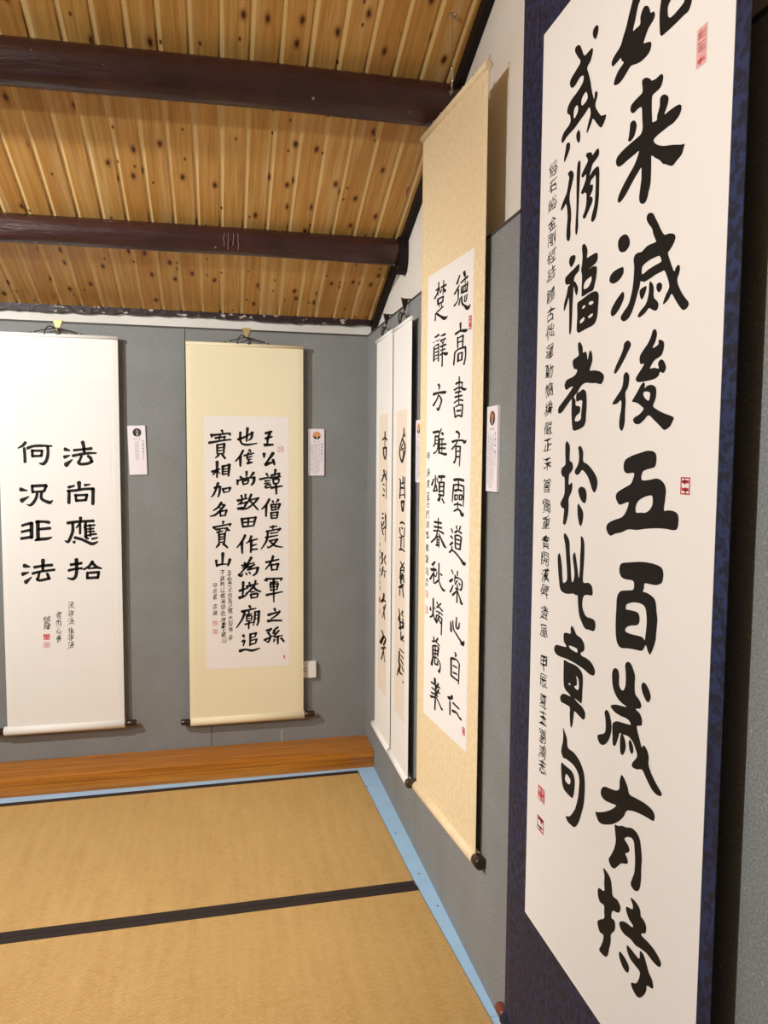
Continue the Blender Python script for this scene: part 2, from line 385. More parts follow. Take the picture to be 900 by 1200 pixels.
# purlins: hewn logs lying against the boards
CAM = Vector((-.7261, -3.6557, 1.5))
def purlin(ang, r, seed, label, drop):
    # centre on the sight line at elevation ang (in the y-z plane) whose distance to the boards is r
    dy, dz = math.cos(ang), math.sin(ang); best = None
    for i in range(20000):
        s = 1.5+i*1e-4; y = CAM.y+s*dy; z = CAM.z+s*dz
        d = (zr(y)-z)*math.cos(ca)
        if d <= r+.001: best = (y, z); break
    y0, z0 = best; rnd = random.Random(seed); bm = bmesh.new()
    xs = [XL+(.0485-XL)*i/60 for i in range(61)]; seg = 20; rings = []
    ph = [rnd.uniform(0, 6.28) for _ in range(8)]
    sag = lambda x: -drop*min(1, max(0, (-.55-x)/.9))          # the log dips a little along its length
    for x in xs:
        ring = []
        for k in range(seg):
            a = 2*math.pi*k/seg
            c, s_ = math.cos(a), math.sin(a)
            p = 3.2; rr = r/((abs(c)**p+abs(s_)**p)**(1/p))
            rr = min(rr, r*1.09)*(.985+.012*math.sin(3*a+ph[0]+x*2.1)+.008*math.sin(2*a+ph[1]-x*4.3)+.008*math.sin(x*7+ph[2]))
            ring.append(bm.verts.new((x, y0+rr*math.cos(a+ca), z0+sag(x)+rr*math.sin(a+ca))))
        rings.append(ring)
    for A, B in zip(rings, rings[1:]):
        for k in range(seg): bm.faces.new((A[k], A[(k+1) % seg], B[(k+1) % seg], B[k]))
    bm.faces.new(rings[0]); bm.faces.new(rings[-1])
    o = obj('roof_beam', bm, M['lacquer'], smooth=True); tag(o, label, 'beam', 'dark roof beams'); return o, y0, z0
b1, by1, bz1 = purlin((.4716+.4202)/2, .0645, 3, 'thick dark maroon roof beam, the upper one, passing behind the top of the gold scroll', .017)
b2, by2, bz2 = purlin((.2904+.2553)/2, .0525, 8, 'thinner maroon roof beam, the lower one, with pale drip stains along its side', .009)
# pale drips on the lower beam
rnd = random.Random(2)
for x, l in ((-.700, .05), (-.684, .062), (-.664, .045), (-.645, .06)):
    a0 = math.radians(215)
    pts = []
    for i in range(7):
        a = math.radians(165)+(i/6)*l/.0525*1.0
        pts.append((x+rnd.uniform(-.002, .002), by2+.0562*math.cos(a+0), bz2+.0562*math.sin(a)))
    obj('drip_stain', tube(pts, .0016, 5), M['drip'], b2)
# rounded bracket under the lower beam's end
bm = bmesh.new()
prof = [(0, .06), (.05, .05), (.055, 0), (.052, -.05), (.03, -.088), (.008, -.096), (-.012, -.08), (-.02, -.045), (-.03, 0)]
add_prism(bm, [(.012, by2-.005-a, bz2+c) for a, c in [(p[0], p[1]) for p in prof]], (.037, 0, 0))
br = obj('beam_bracket', bm, M['trim'], b2)

# timber ledge along the foot of the back wall
BD, BH = .2115, .0792
led = thing('timber_ledge', 'long low orange varnished timber ledge running along the foot of the grey back wall', 'ledge', Matrix.Translation((-1.5, -.1, 0)))
o = obj('top_board', box((XL+.052, -BD, BH-.034), (-.0015, -.0015, BH), .002), M['bench'], led); o.matrix_parent_inverse = led.matrix_world.inverted()
o = obj('front_board', box((XL+.052, -BD+.003, -.02), (-.0015, -BD+.03, BH-.0345), .001), M['bench'], led); o.matrix_parent_inverse = led.matrix_world.inverted()
o = obj('back_support', box((XL+.052, -.06, -.02), (-.0015, -.002, BH-.0345)), M['bench'], led); o.matrix_parent_inverse = led.matrix_world.inverted()

# pale blue boards round the mats
def plate(name, pts, z0, z1, mat, parent=None):
    bm = bmesh.new(); add_prism(bm, [(x, y, z0) for x, y in pts], (0, 0, z1-z0)); return obj(name, bm, mat, parent)
ex1 = lambda y: -.088+(.024/.958)*(-.247-y)            # right edge of the far mat
ex2 = lambda y: -.058+(.030/.62)*(-1.265-y)           # right edge of the near mat
G = .0015
pl = plate('trim_5', [(-.001, -BD+.002), (-.001, -1.868), (ex2(-1.868)+G, -1.868), (ex2(-1.24)+G, -1.24), (ex1(-1.236)+G, -1.236), (ex1(-.247)+G, -.247), (XL, -.313), (XL, -BD+.002)], -.055, -.004, M['blue'])
struct(pl)
struct(plate('trim_6', [(-.001, -1.8695), (-.001, -3.3), (-.03, -3.3), (ex2(-2.17)+.02, -2.17), (ex2(-1.8695)+G, -1.8695)], -.055, -.004, M['blue']))
for x, y in ((-.045, -.86), (-.030, -1.16), (-.02, -1.36), (-.075, -.42)):
    bm = bmesh.new(); bmesh.ops.create_cone(bm, cap_ends=True, segments=8, radius1=.003, radius2=.003, depth=.001, matrix=Matrix.Translation((x, y, -.0036)))
    obj('nail_head', bm, M['seam'], pl)


def tatami(corners, label, bands=True):
    """corners back-left, back-right, front-right, front-left"""
    bl, brr, fr, fl = [Vector((c[0], c[1], 0)) for c in corners]
    hw = .029; d1 = (fl-bl).normalized()*hw
    root = plate('tatami_mat', [tuple(p.xy) for p in (bl+d1*.9, brr+d1*.9, fr-d1*.9, fl-d1*.9)], -.055, 0, M['tatami'])
    tag(root, label, 'tatami mat', 'tatami mats on the floor')
    plate('cloth_border', [tuple(p.xy) for p in (bl, brr, brr+d1, bl+d1)], -.055, .0012, M['heri'], root)
    plate('cloth_border', [tuple(p.xy) for p in (fl-d1, fr-d1, fr, fl)], -.055, .0012, M['heri'], root)
    return root
tatami([(-1.93, -.279), (ex1(-.247), -.247), (ex1(-1.234), -1.2345), (-1.95, -1.2525)], 'straw tatami mat farther from the viewer, nearest the timber ledge')
tatami([(-1.95, -1.2545), (ex2(-1.2365), -1.2365), (ex2(-2.165), -2.165), (-1.97, -2.19)], 'straw tatami mat in the foreground, nearest the viewer')

# ------------------------------------------------------------------ hanging scrolls
# the writing on the scrolls, in tenths of a millimetre on each scroll
# outlines: filled brush shapes; strokes: stretch, then x, z, width triples; small: glyph, x, z, w, h; seals: x, z, w, h, kind
INK = {
    'L': dict(
        outlines="""""",
        strokes="""0.9,2792,15324,185,2991,15264,81;0.9,2762,14968,173,2986,15041,69;0.9,2821,14613,232,3093,14852,70;0.9,3169,15280,127,3505,15316,116,3933,15368,151;0.9,3557,15650,197,3598,15450,162,3615,15189,139;0.9,3119,15028,139,3411,15092,128,3771,15152,128,4132,15160,82;0.9,3500,15045,128,3428,14854,128,3358,14711,151,3469,14650,139,3762,14680,140,3966,14786,128;0.9,3769,15024,140,3879,14929,163,3921,14762,140;0.9,1139,15612,148,1018,15470,137,820,15351,57;0.9,1081,15354,137,1094,15049,149,1099,14731,149;0.9,1211,15355,148,1475,15451,126,1825,15469,126,2242,15460,80;0.9,2066,15434,149,2072,15152,149,2008,14845,161,1871,14655,150,1696,14678,69;0.9,1405,15263,137,1419,14982,137;0.9,1404,15249,114,1841,15244,115;0.9,1820,15244,126,1792,15017,126;0.9,1420,14996,115,1805,15018,115;0.9,881,13499,195,1162,13441,58;0.9,911,12989,219,1221,13177,58;0.9,1365,13663,138,1379,13356,127;0.9,1364,13649,138,1958,13677,150;0.9,1966,13662,150,1864,13425,139;0.9,1379,13379,104,1863,13411,116;0.9,1576,13355,139,1526,13119,139,1389,12882,150,1255,12779,115,1124,12813,46;0.9,1752,13355,150,1745,13094,150,1897,12965,139,2094,12902,162,2220,12996,46;0.9,3361,13805,210,3369,13518,152;0.9,2909,13590,151,3157,13661,93;0.9,3606,13685,128,3832,13723,70;0.9,2861,13423,128,3197,13446,128,3648,13517,129,3986,13516,141;0.9,2928,13423,151,2907,12873,163;0.9,3964,13517,176,3941,12819,164;0.9,3193,13245,128,3231,12958,140;0.9,3192,13217,117,3710,13243,117;0.9,3696,13243,140,3637,13013,141;0.9,3232,12977,117,3660,13003,117;0.9,903,11858,127,1168,11940,127,1300,11948,162;0.9,1300,11971,185,1284,11305,186;0.9,874,11573,127,1248,11653,128;0.9,844,11265,139,1262,11329,139;0.9,1566,12040,186,1554,11205,186;0.9,1499,12017,151,1786,12028,128,2050,11986,151;0.9,1579,11682,128,2088,11723,140;0.9,1434,11183,105,1590,11219,151,1944,11247,140,2136,11306,70;0.9,3395,12187,176,3392,12043,141;0.9,2829,11953,152,3166,11997,141,3617,12026,129,3957,12037,141;0.9,3053,11951,152,3045,11590,153,2949,11302,153,2832,11087,141,2699,11138,59;0.9,3390,11971,117,3205,11732,82;0.9,3366,11875,129,3357,11465,129;0.9,3616,11968,141,3566,11727,129;0.9,3591,11872,141,3602,11292,153;0.9,3567,11800,94,3999,11843,106;0.9,3610,11654,82,3950,11684,94;0.9,3607,11534,82,3970,11553,94;0.9,3557,11317,106,3786,11395,94,4059,11430,106;0.9,3795,11869,94,3807,11337,106;0.9,3078,11059,153,3124,11082,118;0.9,3128,11275,153,3419,11188,141,3688,11048,142,3891,10972,154,4120,11065,71;0.9,3624,11243,130,3714,11217,94;0.9,3872,11200,106,4110,11259,83;0.9,944,10023,210,1184,9969,70;0.9,868,9642,198,1134,9716,58;0.9,990,9269,210,1238,9488,59;0.9,1360,9941,140,1737,10003,129,2129,10027,141;0.9,1743,10267,199,1723,9787,141;0.9,1286,9655,140,1642,9741,117,2222,9808,129;0.9,1574,9695,129,1525,9480,129,1478,9385,152,1610,9333,129,1990,9418,141;0.9,1906,9638,141,1989,9394,153;0.9,2921,10023,142,3396,10084,130;0.9,3174,10259,201,3174,9847,166,3135,9508,166,2997,9356,142,2773,9411,71;0.9,2825,9759,142,3119,9824,118,3414,9841,118;0.9,3874,10146,154,3711,9931,131,3481,9790,95;0.9,3851,10122,142,4029,9898,155,4256,9819,83;0.9,3686,9834,95,4028,9849,95;0.9,3636,9640,131,3631,9372,143;0.9,3613,9616,119,4138,9651,119;0.9,4138,9651,143,4087,9384,143;0.9,3609,9387,131,4110,9393,131""",
        small=[['法', 2893, 8144, 295, 335], ['非', 2885, 7756, 296, 336], ['法', 2876, 7384, 296, 336], ['非', 2866, 6916, 296, 337], ['非', 2860, 6627, 296, 337], ['法', 2852, 6262, 296, 338], ['普', 2360, 7697, 242, 319], ['雨', 2351, 7326, 242, 319], ['心', 2343, 6967, 243, 320], ['善', 2335, 6607, 243, 320], ['錦', 1843, 7507, 306, 318], ['輝', 1835, 7189, 307, 318]],
        seals=[[1816, 6699, 270, 263, 'block'], [1814, 6324, 278, 271, 'pale']]),
    'M': dict(
        outlines="""""",
        strokes="""1.0,3644,16173,133,3938,16268,104;1.0,3643,15924,133,3960,16019,87;1.0,3870,16245,147,3756,15925,127,3732,15629,78;1.0,3597,15614,162,4004,15632,105;1.0,3572,15195,177,3571,15013,87;1.0,4002,15222,178,3843,14992,140,3638,14695,96;1.0,3638,14672,178,3910,14765,115,4046,14788,70;1.0,4001,14902,148,4069,14674,105;1.0,3363,13963,119,3816,14055,88;1.0,3681,14238,119,3749,14124,79;1.0,3612,13872,104,3861,13918,61;1.0,3589,13757,89,3838,13803,53;1.0,3633,13643,119,3656,13551,102,3860,13597,70;1.0,3679,13689,89,3861,13711,90,3860,13597,62;1.0,3908,14147,119,4318,14263,79;1.0,4113,14422,149,4067,14147,70;1.0,4295,14240,134,4249,14056,70;1.0,3862,14032,119,4363,14102,79;1.0,3998,13964,119,4020,13734,70;1.0,3998,13941,89,4271,13987,103,4248,13780,70;1.0,4020,13757,104,4248,13780,62;1.0,3905,13551,134,4453,13642,79;1.0,4134,13734,134,4155,13251,97;1.0,1596,16278,131,1640,16167,77;1.0,1112,16070,160,1133,15936,60;1.0,1156,16048,116,1948,16149,95;1.0,1957,16135,146,1991,16037,60;1.0,999,15688,131,1504,15784,100,2012,15858,86;1.0,1286,15916,116,1770,15989,69;1.0,1507,16075,102,1460,15761,60;1.0,1726,15989,116,1681,15809,60;1.0,1371,15603,116,1367,15177,77;1.0,1371,15581,102,1701,15652,77;1.0,1701,15652,146,1676,15202,86;1.0,1392,15446,87,1678,15485,52;1.0,1390,15312,87,1677,15350,52;1.0,1389,15154,102,1676,15202,60;1.0,1433,15110,117,1286,14974,60;1.0,1609,15134,131,1740,14955,104;1.0,2458,16201,132,2455,15818,113,2566,15648,114,2833,15619,114,3237,15692,61;1.0,2345,15862,132,2702,16002,101,3038,16210,87;1.0,3015,16209,147,2969,15938,114,2834,15823,61;1.0,2793,16409,146,2745,15776,87;1.0,2586,15345,117,2451,15095,114,2226,14823,78;1.0,2450,15050,161,2447,14597,104;1.0,2876,15371,132,2943,15258,78;1.0,2629,15097,103,3077,15214,78;1.0,2831,15234,103,2740,14984,61;1.0,2740,14984,103,3009,15077,61;1.0,2784,14894,88,2986,14941,52;1.0,2783,14735,147,3008,14782,87;1.0,2829,14917,103,2873,14736,70;1.0,2736,14326,133,2735,14099,78;1.0,2444,14076,133,2555,14008,70;1.0,3072,14282,148,2914,14077,79;1.0,2309,13917,133,2308,13712,96;1.0,2331,13894,103,2689,14008,102,3093,14054,87;1.0,3093,14054,163,3070,13826,140,2957,13689,87;1.0,2554,13871,118,2575,13689,70;1.0,2554,13871,103,2823,13940,102,2777,13780,70;1.0,2576,13735,103,2800,13758,61;1.0,1118,14321,131,1493,14458,78;1.0,1364,14795,161,1349,14051,86;1.0,1316,14367,117,1160,14164,69;1.0,1382,14367,88,1491,14232,52;1.0,1627,14593,146,1601,14187,78;1.0,1626,14571,117,1937,14663,78;1.0,1928,14663,161,1888,14120,95;1.0,1647,14436,88,1891,14482,52;1.0,1646,14323,88,1890,14360,52;1.0,1623,14196,103,1867,14233,61;1.0,1221,13555,117,1486,13622,69;1.0,1399,13780,147,1308,13509,114,1174,13216,101,1063,13112,43;1.0,1486,13622,132,1461,13328,114,1393,13125,78;1.0,1618,13509,132,1660,13328,78;1.0,1617,13486,103,1973,13576,78;1.0,1964,13554,133,1905,13395,70;1.0,1660,13337,88,1927,13381,52;1.0,1546,12852,133,1389,12626,114,1167,12469,69;1.0,1479,12761,103,1700,12737,78;1.0,1691,12737,133,1521,12511,114,1253,12264,114,1010,12198,61;1.0,1411,12648,103,1521,12557,52;1.0,1476,12443,118,1496,12193,78;1.0,1476,12421,103,1787,12486,70;1.0,1778,12487,133,1718,12214,79;1.0,1496,12216,103,1718,12237,61;1.0,1627,11941,133,1604,11828,70;1.0,1182,11674,162,1247,11559,61;1.0,1204,11673,103,1959,11823,79;1.0,1959,11823,133,1914,11710,61;1.0,1291,11558,118,1646,11622,61;1.0,1334,11421,118,1601,11486,61;1.0,1469,11601,89,1422,11374,61;1.0,1691,11598,104,1824,11619,89,1711,11415,61;1.0,1824,11551,133,1921,11504,79;1.0,1422,11328,118,1418,10872,70;1.0,1422,11306,104,1711,11370,70;1.0,1698,11370,133,1663,10890,79;1.0,1443,11191,89,1665,11210,53;1.0,1442,11077,89,1664,11105,53;1.0,1441,10940,89,1663,10959,53;1.0,1418,10849,134,1283,10691,70;1.0,1618,10868,134,1817,10681,97;1.0,2302,12939,133,2773,13050,70;1.0,2483,13188,118,2548,12960,70;1.0,2684,13233,118,2661,13005,61;1.0,2503,12915,104,2323,12733,61;1.0,2413,12778,104,2727,12868,70;1.0,2727,12868,134,2636,12640,115,2545,12503,79;1.0,2322,12551,148,2546,12595,102,2433,12504,53;1.0,2954,13232,134,2817,12913,102,2727,12776,61;1.0,2885,12958,104,3314,13071,79;1.0,3269,13048,134,3087,12820,102,2770,12570,90,2456,12504,53;1.0,2907,12912,104,3086,12705,102,3266,12497,88;1.0,2498,12069,149,2540,11702,97;1.0,2520,12046,119,3151,12131,79;1.0,3151,12131,149,3058,11718,88;1.0,2540,11679,119,3058,11718,71;1.0,2586,11885,104,3082,11925,62;1.0,2812,12088,119,2788,11698,70;1.0,2650,11264,134,2513,10990,116,2264,10673,70;1.0,2490,10944,164,2509,10391,97;1.0,2943,11213,135,2851,10984,103,2692,10872,53;1.0,2851,10984,105,3236,11070,80;1.0,2941,10960,150,2916,10429,97;1.0,2963,10752,105,3189,10817,71;1.0,2939,10567,105,3234,10585,80;1.0,3812,13000,134,3675,12747,116,3447,12519,70;1.0,3666,12724,149,3650,12172,97;1.0,3971,12907,120,4017,12814,62;1.0,4246,12974,135,4154,12837,62;1.0,3902,12746,120,3924,12469,71;1.0,3902,12723,105,4314,12766,80;1.0,4314,12766,150,4244,12513,80;1.0,3925,12608,90,4267,12628,53;1.0,4108,12745,90,4107,12491,53;1.0,3924,12469,105,4267,12513,62;1.0,3901,12354,120,3900,12077,80;1.0,3901,12331,105,4221,12374,71;1.0,4212,12374,135,4174,12074,80;1.0,3923,12206,90,4175,12222,53;1.0,3900,12077,105,4174,12084,62;1.0,3853,11639,105,4173,11681,71;1.0,3990,11706,105,3966,11475,62;1.0,3669,11433,120,3898,11476,91,4356,11562,80;1.0,4333,11563,136,4218,11425,62;1.0,3738,11386,120,3668,10970,116,3415,10581,62;1.0,3852,11338,90,4218,11379,62;1.0,3623,11133,105,4217,11239,62;1.0,3897,11198,90,4080,11195,53;1.0,3804,10968,105,4217,11054,71;1.0,4194,11045,136,3987,10779,104,3757,10644,91,3712,10714,44;1.0,3850,10944,105,4078,10731,104,4445,10654,71;1.0,1592,10410,164,1565,9860,88;1.0,1278,10073,134,1298,9821,88;1.0,1298,9821,134,1543,9884,90,1833,9877,62;1.0,1924,10105,164,1832,9808,97;1.0,3640,9926,121,4260,10052,89;1.0,3985,10221,136,3892,9944,117,3616,9578,71;1.0,3891,9804,136,3913,9524,80;1.0,3891,9781,106,4236,9842,80;1.0,4222,9843,152,4166,9540,89;1.0,3913,9547,106,4175,9563,63;1.0,3614,9065,167,3705,8992,63;1.0,3660,9110,121,4395,9113,90;1.0,4395,9113,137,4349,8997,63;1.0,3842,8918,106,4210,8954,63;1.0,3842,8848,106,3864,8520,63;1.0,3842,8825,91,4210,8861,72;1.0,4210,8861,137,4163,8557,72;1.0,3864,8707,76,4163,8721,45;1.0,3864,8543,91,4163,8571,54;1.0,3656,8316,137,4440,8454,72;1.0,4004,9101,137,4013,7952,72;1.0,4045,7622,137,4090,7502,90;1.0,3744,7327,153,4298,7471,63;1.0,4298,7494,122,4159,7311,105,3881,7134,72;1.0,3720,7022,153,3973,7045,118,4389,7019,100;1.0,2619,9927,120,2708,9786,71;1.0,2937,10174,150,2754,9878,103,2505,9653,62;1.0,2483,9792,105,3071,9916,71;1.0,2799,9830,105,2526,9536,90,2322,9310,53;1.0,2663,9672,105,3116,9823,62;1.0,3071,9824,105,2752,9577,62;1.0,2752,9577,105,3252,9680,89;1.0,3252,9680,151,3182,9426,117,3023,9291,89;1.0,2345,9356,150,2457,9284,116,2526,9421,53;1.0,2684,9416,105,2728,9322,62;1.0,2842,9459,105,2887,9365,62;1.0,2362,8568,136,2792,8694,62;1.0,2545,8980,151,2518,8307,89;1.0,2360,8220,166,2609,8304,104,2768,8439,53;1.0,2702,8766,121,3248,8889,80;1.0,2839,8948,121,2883,8737,71;1.0,3135,9032,121,3088,8754,62;1.0,3020,8756,136,2837,8529,104,2655,8419,62;1.0,3042,8709,121,3201,8564,117,3383,8488,81;1.0,2905,8481,91,3109,8511,54;1.0,2904,8364,121,2926,8177,80;1.0,2904,8364,106,3223,8400,117,3199,8214,81;1.0,2926,8200,106,3199,8214,63;1.0,2833,7807,136,2900,7688,81;1.0,2468,7541,136,3151,7678,72;1.0,2604,7559,136,2511,7212,117,2214,6758,63;1.0,2671,7369,91,2967,7428,54;1.0,2808,7528,106,2784,7342,54;1.0,2693,7298,91,2692,7065,63;1.0,2693,7289,91,2943,7312,91,2919,7079,63;1.0,2715,7181,76,2920,7196,45;1.0,2692,7065,91,2919,7079,54;1.0,2623,6904,106,3010,7005,63;1.0,2806,7060,106,2790,6686,81;1.0,3104,7516,122,3079,7143,105,3009,6817,54;1.0,3104,7493,106,3287,7533,81;1.0,3287,7533,152,3261,7041,118,3192,6833,81;1.0,3103,7329,76,3263,7346,45;1.0,3102,7165,76,3262,7182,45;1.0,2529,6369,152,2573,6274,90;1.0,2481,6067,122,2595,6108,105,2525,5853,72;1.0,2365,5603,168,2638,5660,105,2957,5597,132,3324,5697,63;1.0,2870,6424,122,2844,5838,81;1.0,2870,6401,107,3144,6459,81;1.0,3144,6459,137,3098,6273,72;1.0,2869,6236,91,3097,6259,54;1.0,2868,6096,92,3166,6152,63;1.0,3166,6152,122,3119,5942,72;1.0,2867,5907,107,3119,5942,63;1.0,3649,6554,122,3880,6639,72;1.0,3880,6639,123,3741,6456,63;1.0,3718,6457,122,3832,6263,106,3739,5984,106,3601,6061,36;1.0,3555,6087,138,3971,6280,63;1.0,4203,6695,123,3972,6540,63;1.0,4064,6536,107,3971,6398,92,4202,6435,63;1.0,4249,6528,107,4017,6231,92,4294,6242,64;1.0,4063,6205,92,4434,6283,64;1.0,4202,6246,138,4201,5867,91;1.0,4039,6088,123,3993,5972,63;1.0,4364,6144,123,4503,5971,100""",
        small=[['王', 1891, 9472, 226, 266], ['人', 1895, 9264, 226, 266], ['堂', 1899, 9074, 226, 266], ['可', 1902, 8831, 226, 266], ['不', 1906, 8571, 226, 267], ['到', 1909, 8328, 226, 267], ['為', 1913, 8067, 226, 267], ['此', 1916, 7806, 226, 267], ['橫', 1920, 7579, 226, 268], ['大', 1923, 7248, 227, 268], ['程', 1926, 6968, 227, 268], ['神', 1929, 6671, 227, 269], ['身', 1932, 6286, 227, 269], ['不', 1556, 9464, 241, 265], ['顧', 1561, 9187, 241, 265], ['時', 1565, 8911, 241, 266], ['以', 1569, 8616, 241, 266], ['晴', 1574, 8339, 241, 266], ['海', 1578, 8079, 241, 267], ['學', 1582, 7783, 242, 267], ['敬', 1587, 7470, 242, 267], ['應', 1591, 7174, 242, 268], ['重', 1595, 6912, 242, 268], ['上', 1600, 6668, 242, 268], ['晴', 1605, 6423, 242, 268], ['山', 1609, 6160, 242, 269], ['甲', 1214, 8852, 216, 265], ['辰', 1211, 8593, 216, 265], ['夏', 1209, 8299, 216, 266], ['宗', 1205, 7832, 216, 266], ['輝', 1202, 7520, 217, 267]],
        seals=[[4359, 15423, 328, 329, 'round'], [1201, 7017, 241, 250, 'pale'], [1206, 6615, 241, 234, 'pale'], [4510, 5207, 67, 154, 'block']]),
    'F': dict(
        outlines="""""",
        strokes="""4.6,1988,16154,47,1998,15850,55;4.6,1547,15815,64,1969,15897,71,2387,15781,55;4.6,1971,15821,32,1982,15516,32;4.6,1701,15459,88,2261,15467,86;4.6,1701,15459,56,1783,15152,56,2070,14968,63;4.5,2261,15452,55,2231,15120,47,2070,14968,47;4.6,1804,14507,72,1881,14324,56,1389,14002,57;4.6,1598,14256,56,2299,14333,47;4.5,1952,14295,48,2376,14093,55;4.6,1753,13890,80,1896,13864,64;4.6,1759,13705,48,1976,13591,48;4.6,1769,13427,96,1841,13384,64;4.5,2294,14485,31,2334,13303,24;4.6,1652,12607,97,1725,12594,73;4.6,1587,12405,89,1802,12423,64;4.5,2220,12578,71,2226,12380,56;4.6,1447,12222,49,1530,11915,49,1826,11695,56;4.6,1948,12295,48,1670,12085,40;4.5,2296,12386,32,2239,12013,48;4.5,2215,12716,24,2189,11424,24;4.6,1746,11936,48,2236,12105,40;4.6,1637,10876,89,1499,10654,57,1717,10651,57,1508,10371,57;4.5,2278,10850,48,2073,10668,48;4.5,2004,10628,48,2290,10481,56;4.6,1801,10287,49,1662,10110,57,1524,9868,49;4.5,1806,10131,57,2371,10154,56;4.5,2094,10050,48,2100,9864,32;4.6,2008,9138,68,1917,8880,79,1517,8694,92;4.5,1918,8859,79,2315,8847,79;4.5,2319,8717,45,1743,8029,34;4.5,1928,8553,45,2204,8040,34;4.5,1661,7411,80,1970,7284,80;4.5,1371,6804,105,2071,7264,80,2428,7218,79;4.6,1873,7172,80,1475,6807,70;4.5,2371,7161,68,1984,6845,57;4.5,1585,6610,69,2381,6857,56;4.5,2088,6739,46,1601,6121,46;4.5,1992,6626,46,2266,6169,34""",
        small=[['癸', 1127, 11191, 268, 190], ['卯', 1136, 10886, 268, 190], ['春', 1146, 10582, 268, 191], ['日', 1155, 10315, 268, 191], ['書', 1163, 10048, 268, 191], ['於', 1172, 9780, 268, 191], ['山', 1181, 9513, 268, 191], ['房', 1189, 9246, 268, 191]],
        seals=[[1153, 8700, 358, 268, 'block'], [1169, 8201, 359, 230, 'pale']]),
    'N': dict(
        outlines="""""",
        strokes="""4.1,2072,16177,39,2047,15947,39;4.2,2047,15933,52,1803,15775,46,1467,15477,47,1420,15143,47,1780,14865,66;4.1,1803,15775,59,2207,15548,52,2251,15276,46,1837,14866,60;4.1,2080,15959,59,2229,15846,39;4.1,1925,15580,46,1702,15419,46,2050,15250,46,1835,14921,46;4.1,1530,15337,40,2157,15413,39;4.2,1395,14217,40,1577,14083,47,1483,13434,47;4.1,1972,14316,40,1926,14011,40;4.1,2255,14296,33,2209,14021,39,2286,13477,39;4.1,1520,14025,47,2262,14091,46;4.1,1527,13843,47,2215,13871,53;4.1,1759,13866,87,2102,13866,72;4.1,1420,13557,47,2280,13627,46;4.1,1779,13338,73,2177,13375,72;4.1,1723,13293,67,2179,13320,66;4.1,1722,13307,47,1909,12957,60;4.1,2179,13334,46,2023,12965,53;4.1,1578,12455,47,1925,12527,87,2267,12488,53;4.1,1875,12313,73,1992,12269,47;4.1,1526,12281,47,1593,12062,40,1945,11985,60;4.1,2328,12356,26,2228,12043,40;4.1,1481,11880,47,2229,12015,46;4.1,1774,11912,54,1731,11485,47;4.1,2174,11954,33,2189,11568,33;4.1,1499,11400,68,1964,11471,73,2285,11427,66;4.1,1693,10944,61,2105,10777,47;4.1,2267,10995,33,1875,10744,54;4.1,1647,10597,54,2278,10692,40;4.1,1759,10727,54,1659,10258,61;4.1,2273,10830,40,2248,10604,40;4.1,1999,10538,54,1951,10277,54;4.1,1765,10440,66,1778,10086,66;4.1,2167,10502,47,2258,10205,46;4.1,1538,9885,95,2181,10114,65;4.1,1623,9821,48,1632,9583,38;4.1,2022,10087,47,2200,9609,37;4.1,1486,9014,48,1660,8829,57,1418,8577,58;4.1,2141,9067,56,1986,8897,47,2228,8870,47;4.1,1587,8533,76,2317,8614,65;4.1,1664,8710,57,1764,8252,67;4.1,2152,8775,47,2166,8384,56;4.1,1598,8254,77,2321,8517,56;4.1,1848,8192,47,1862,7836,38;4.0,2257,8090,66,2022,7914,66,2344,7914,47;4.1,1710,7457,67,2282,7445,66;4.1,1631,7336,67,1566,6833,58;4.1,1884,7241,67,2290,7230,66;4.1,1890,7083,67,2219,6974,66;4.1,1732,6879,77,1661,6536,67;4.0,2062,6850,66,2309,6722,66;4.1,1662,6496,96,2074,6535,76;4.2,1490,6609,39,1332,6278,39;4.0,2245,6286,66,2326,6271,56""",
        small=[],
        seals=[]),
    'D': dict(
        outlines="""""",
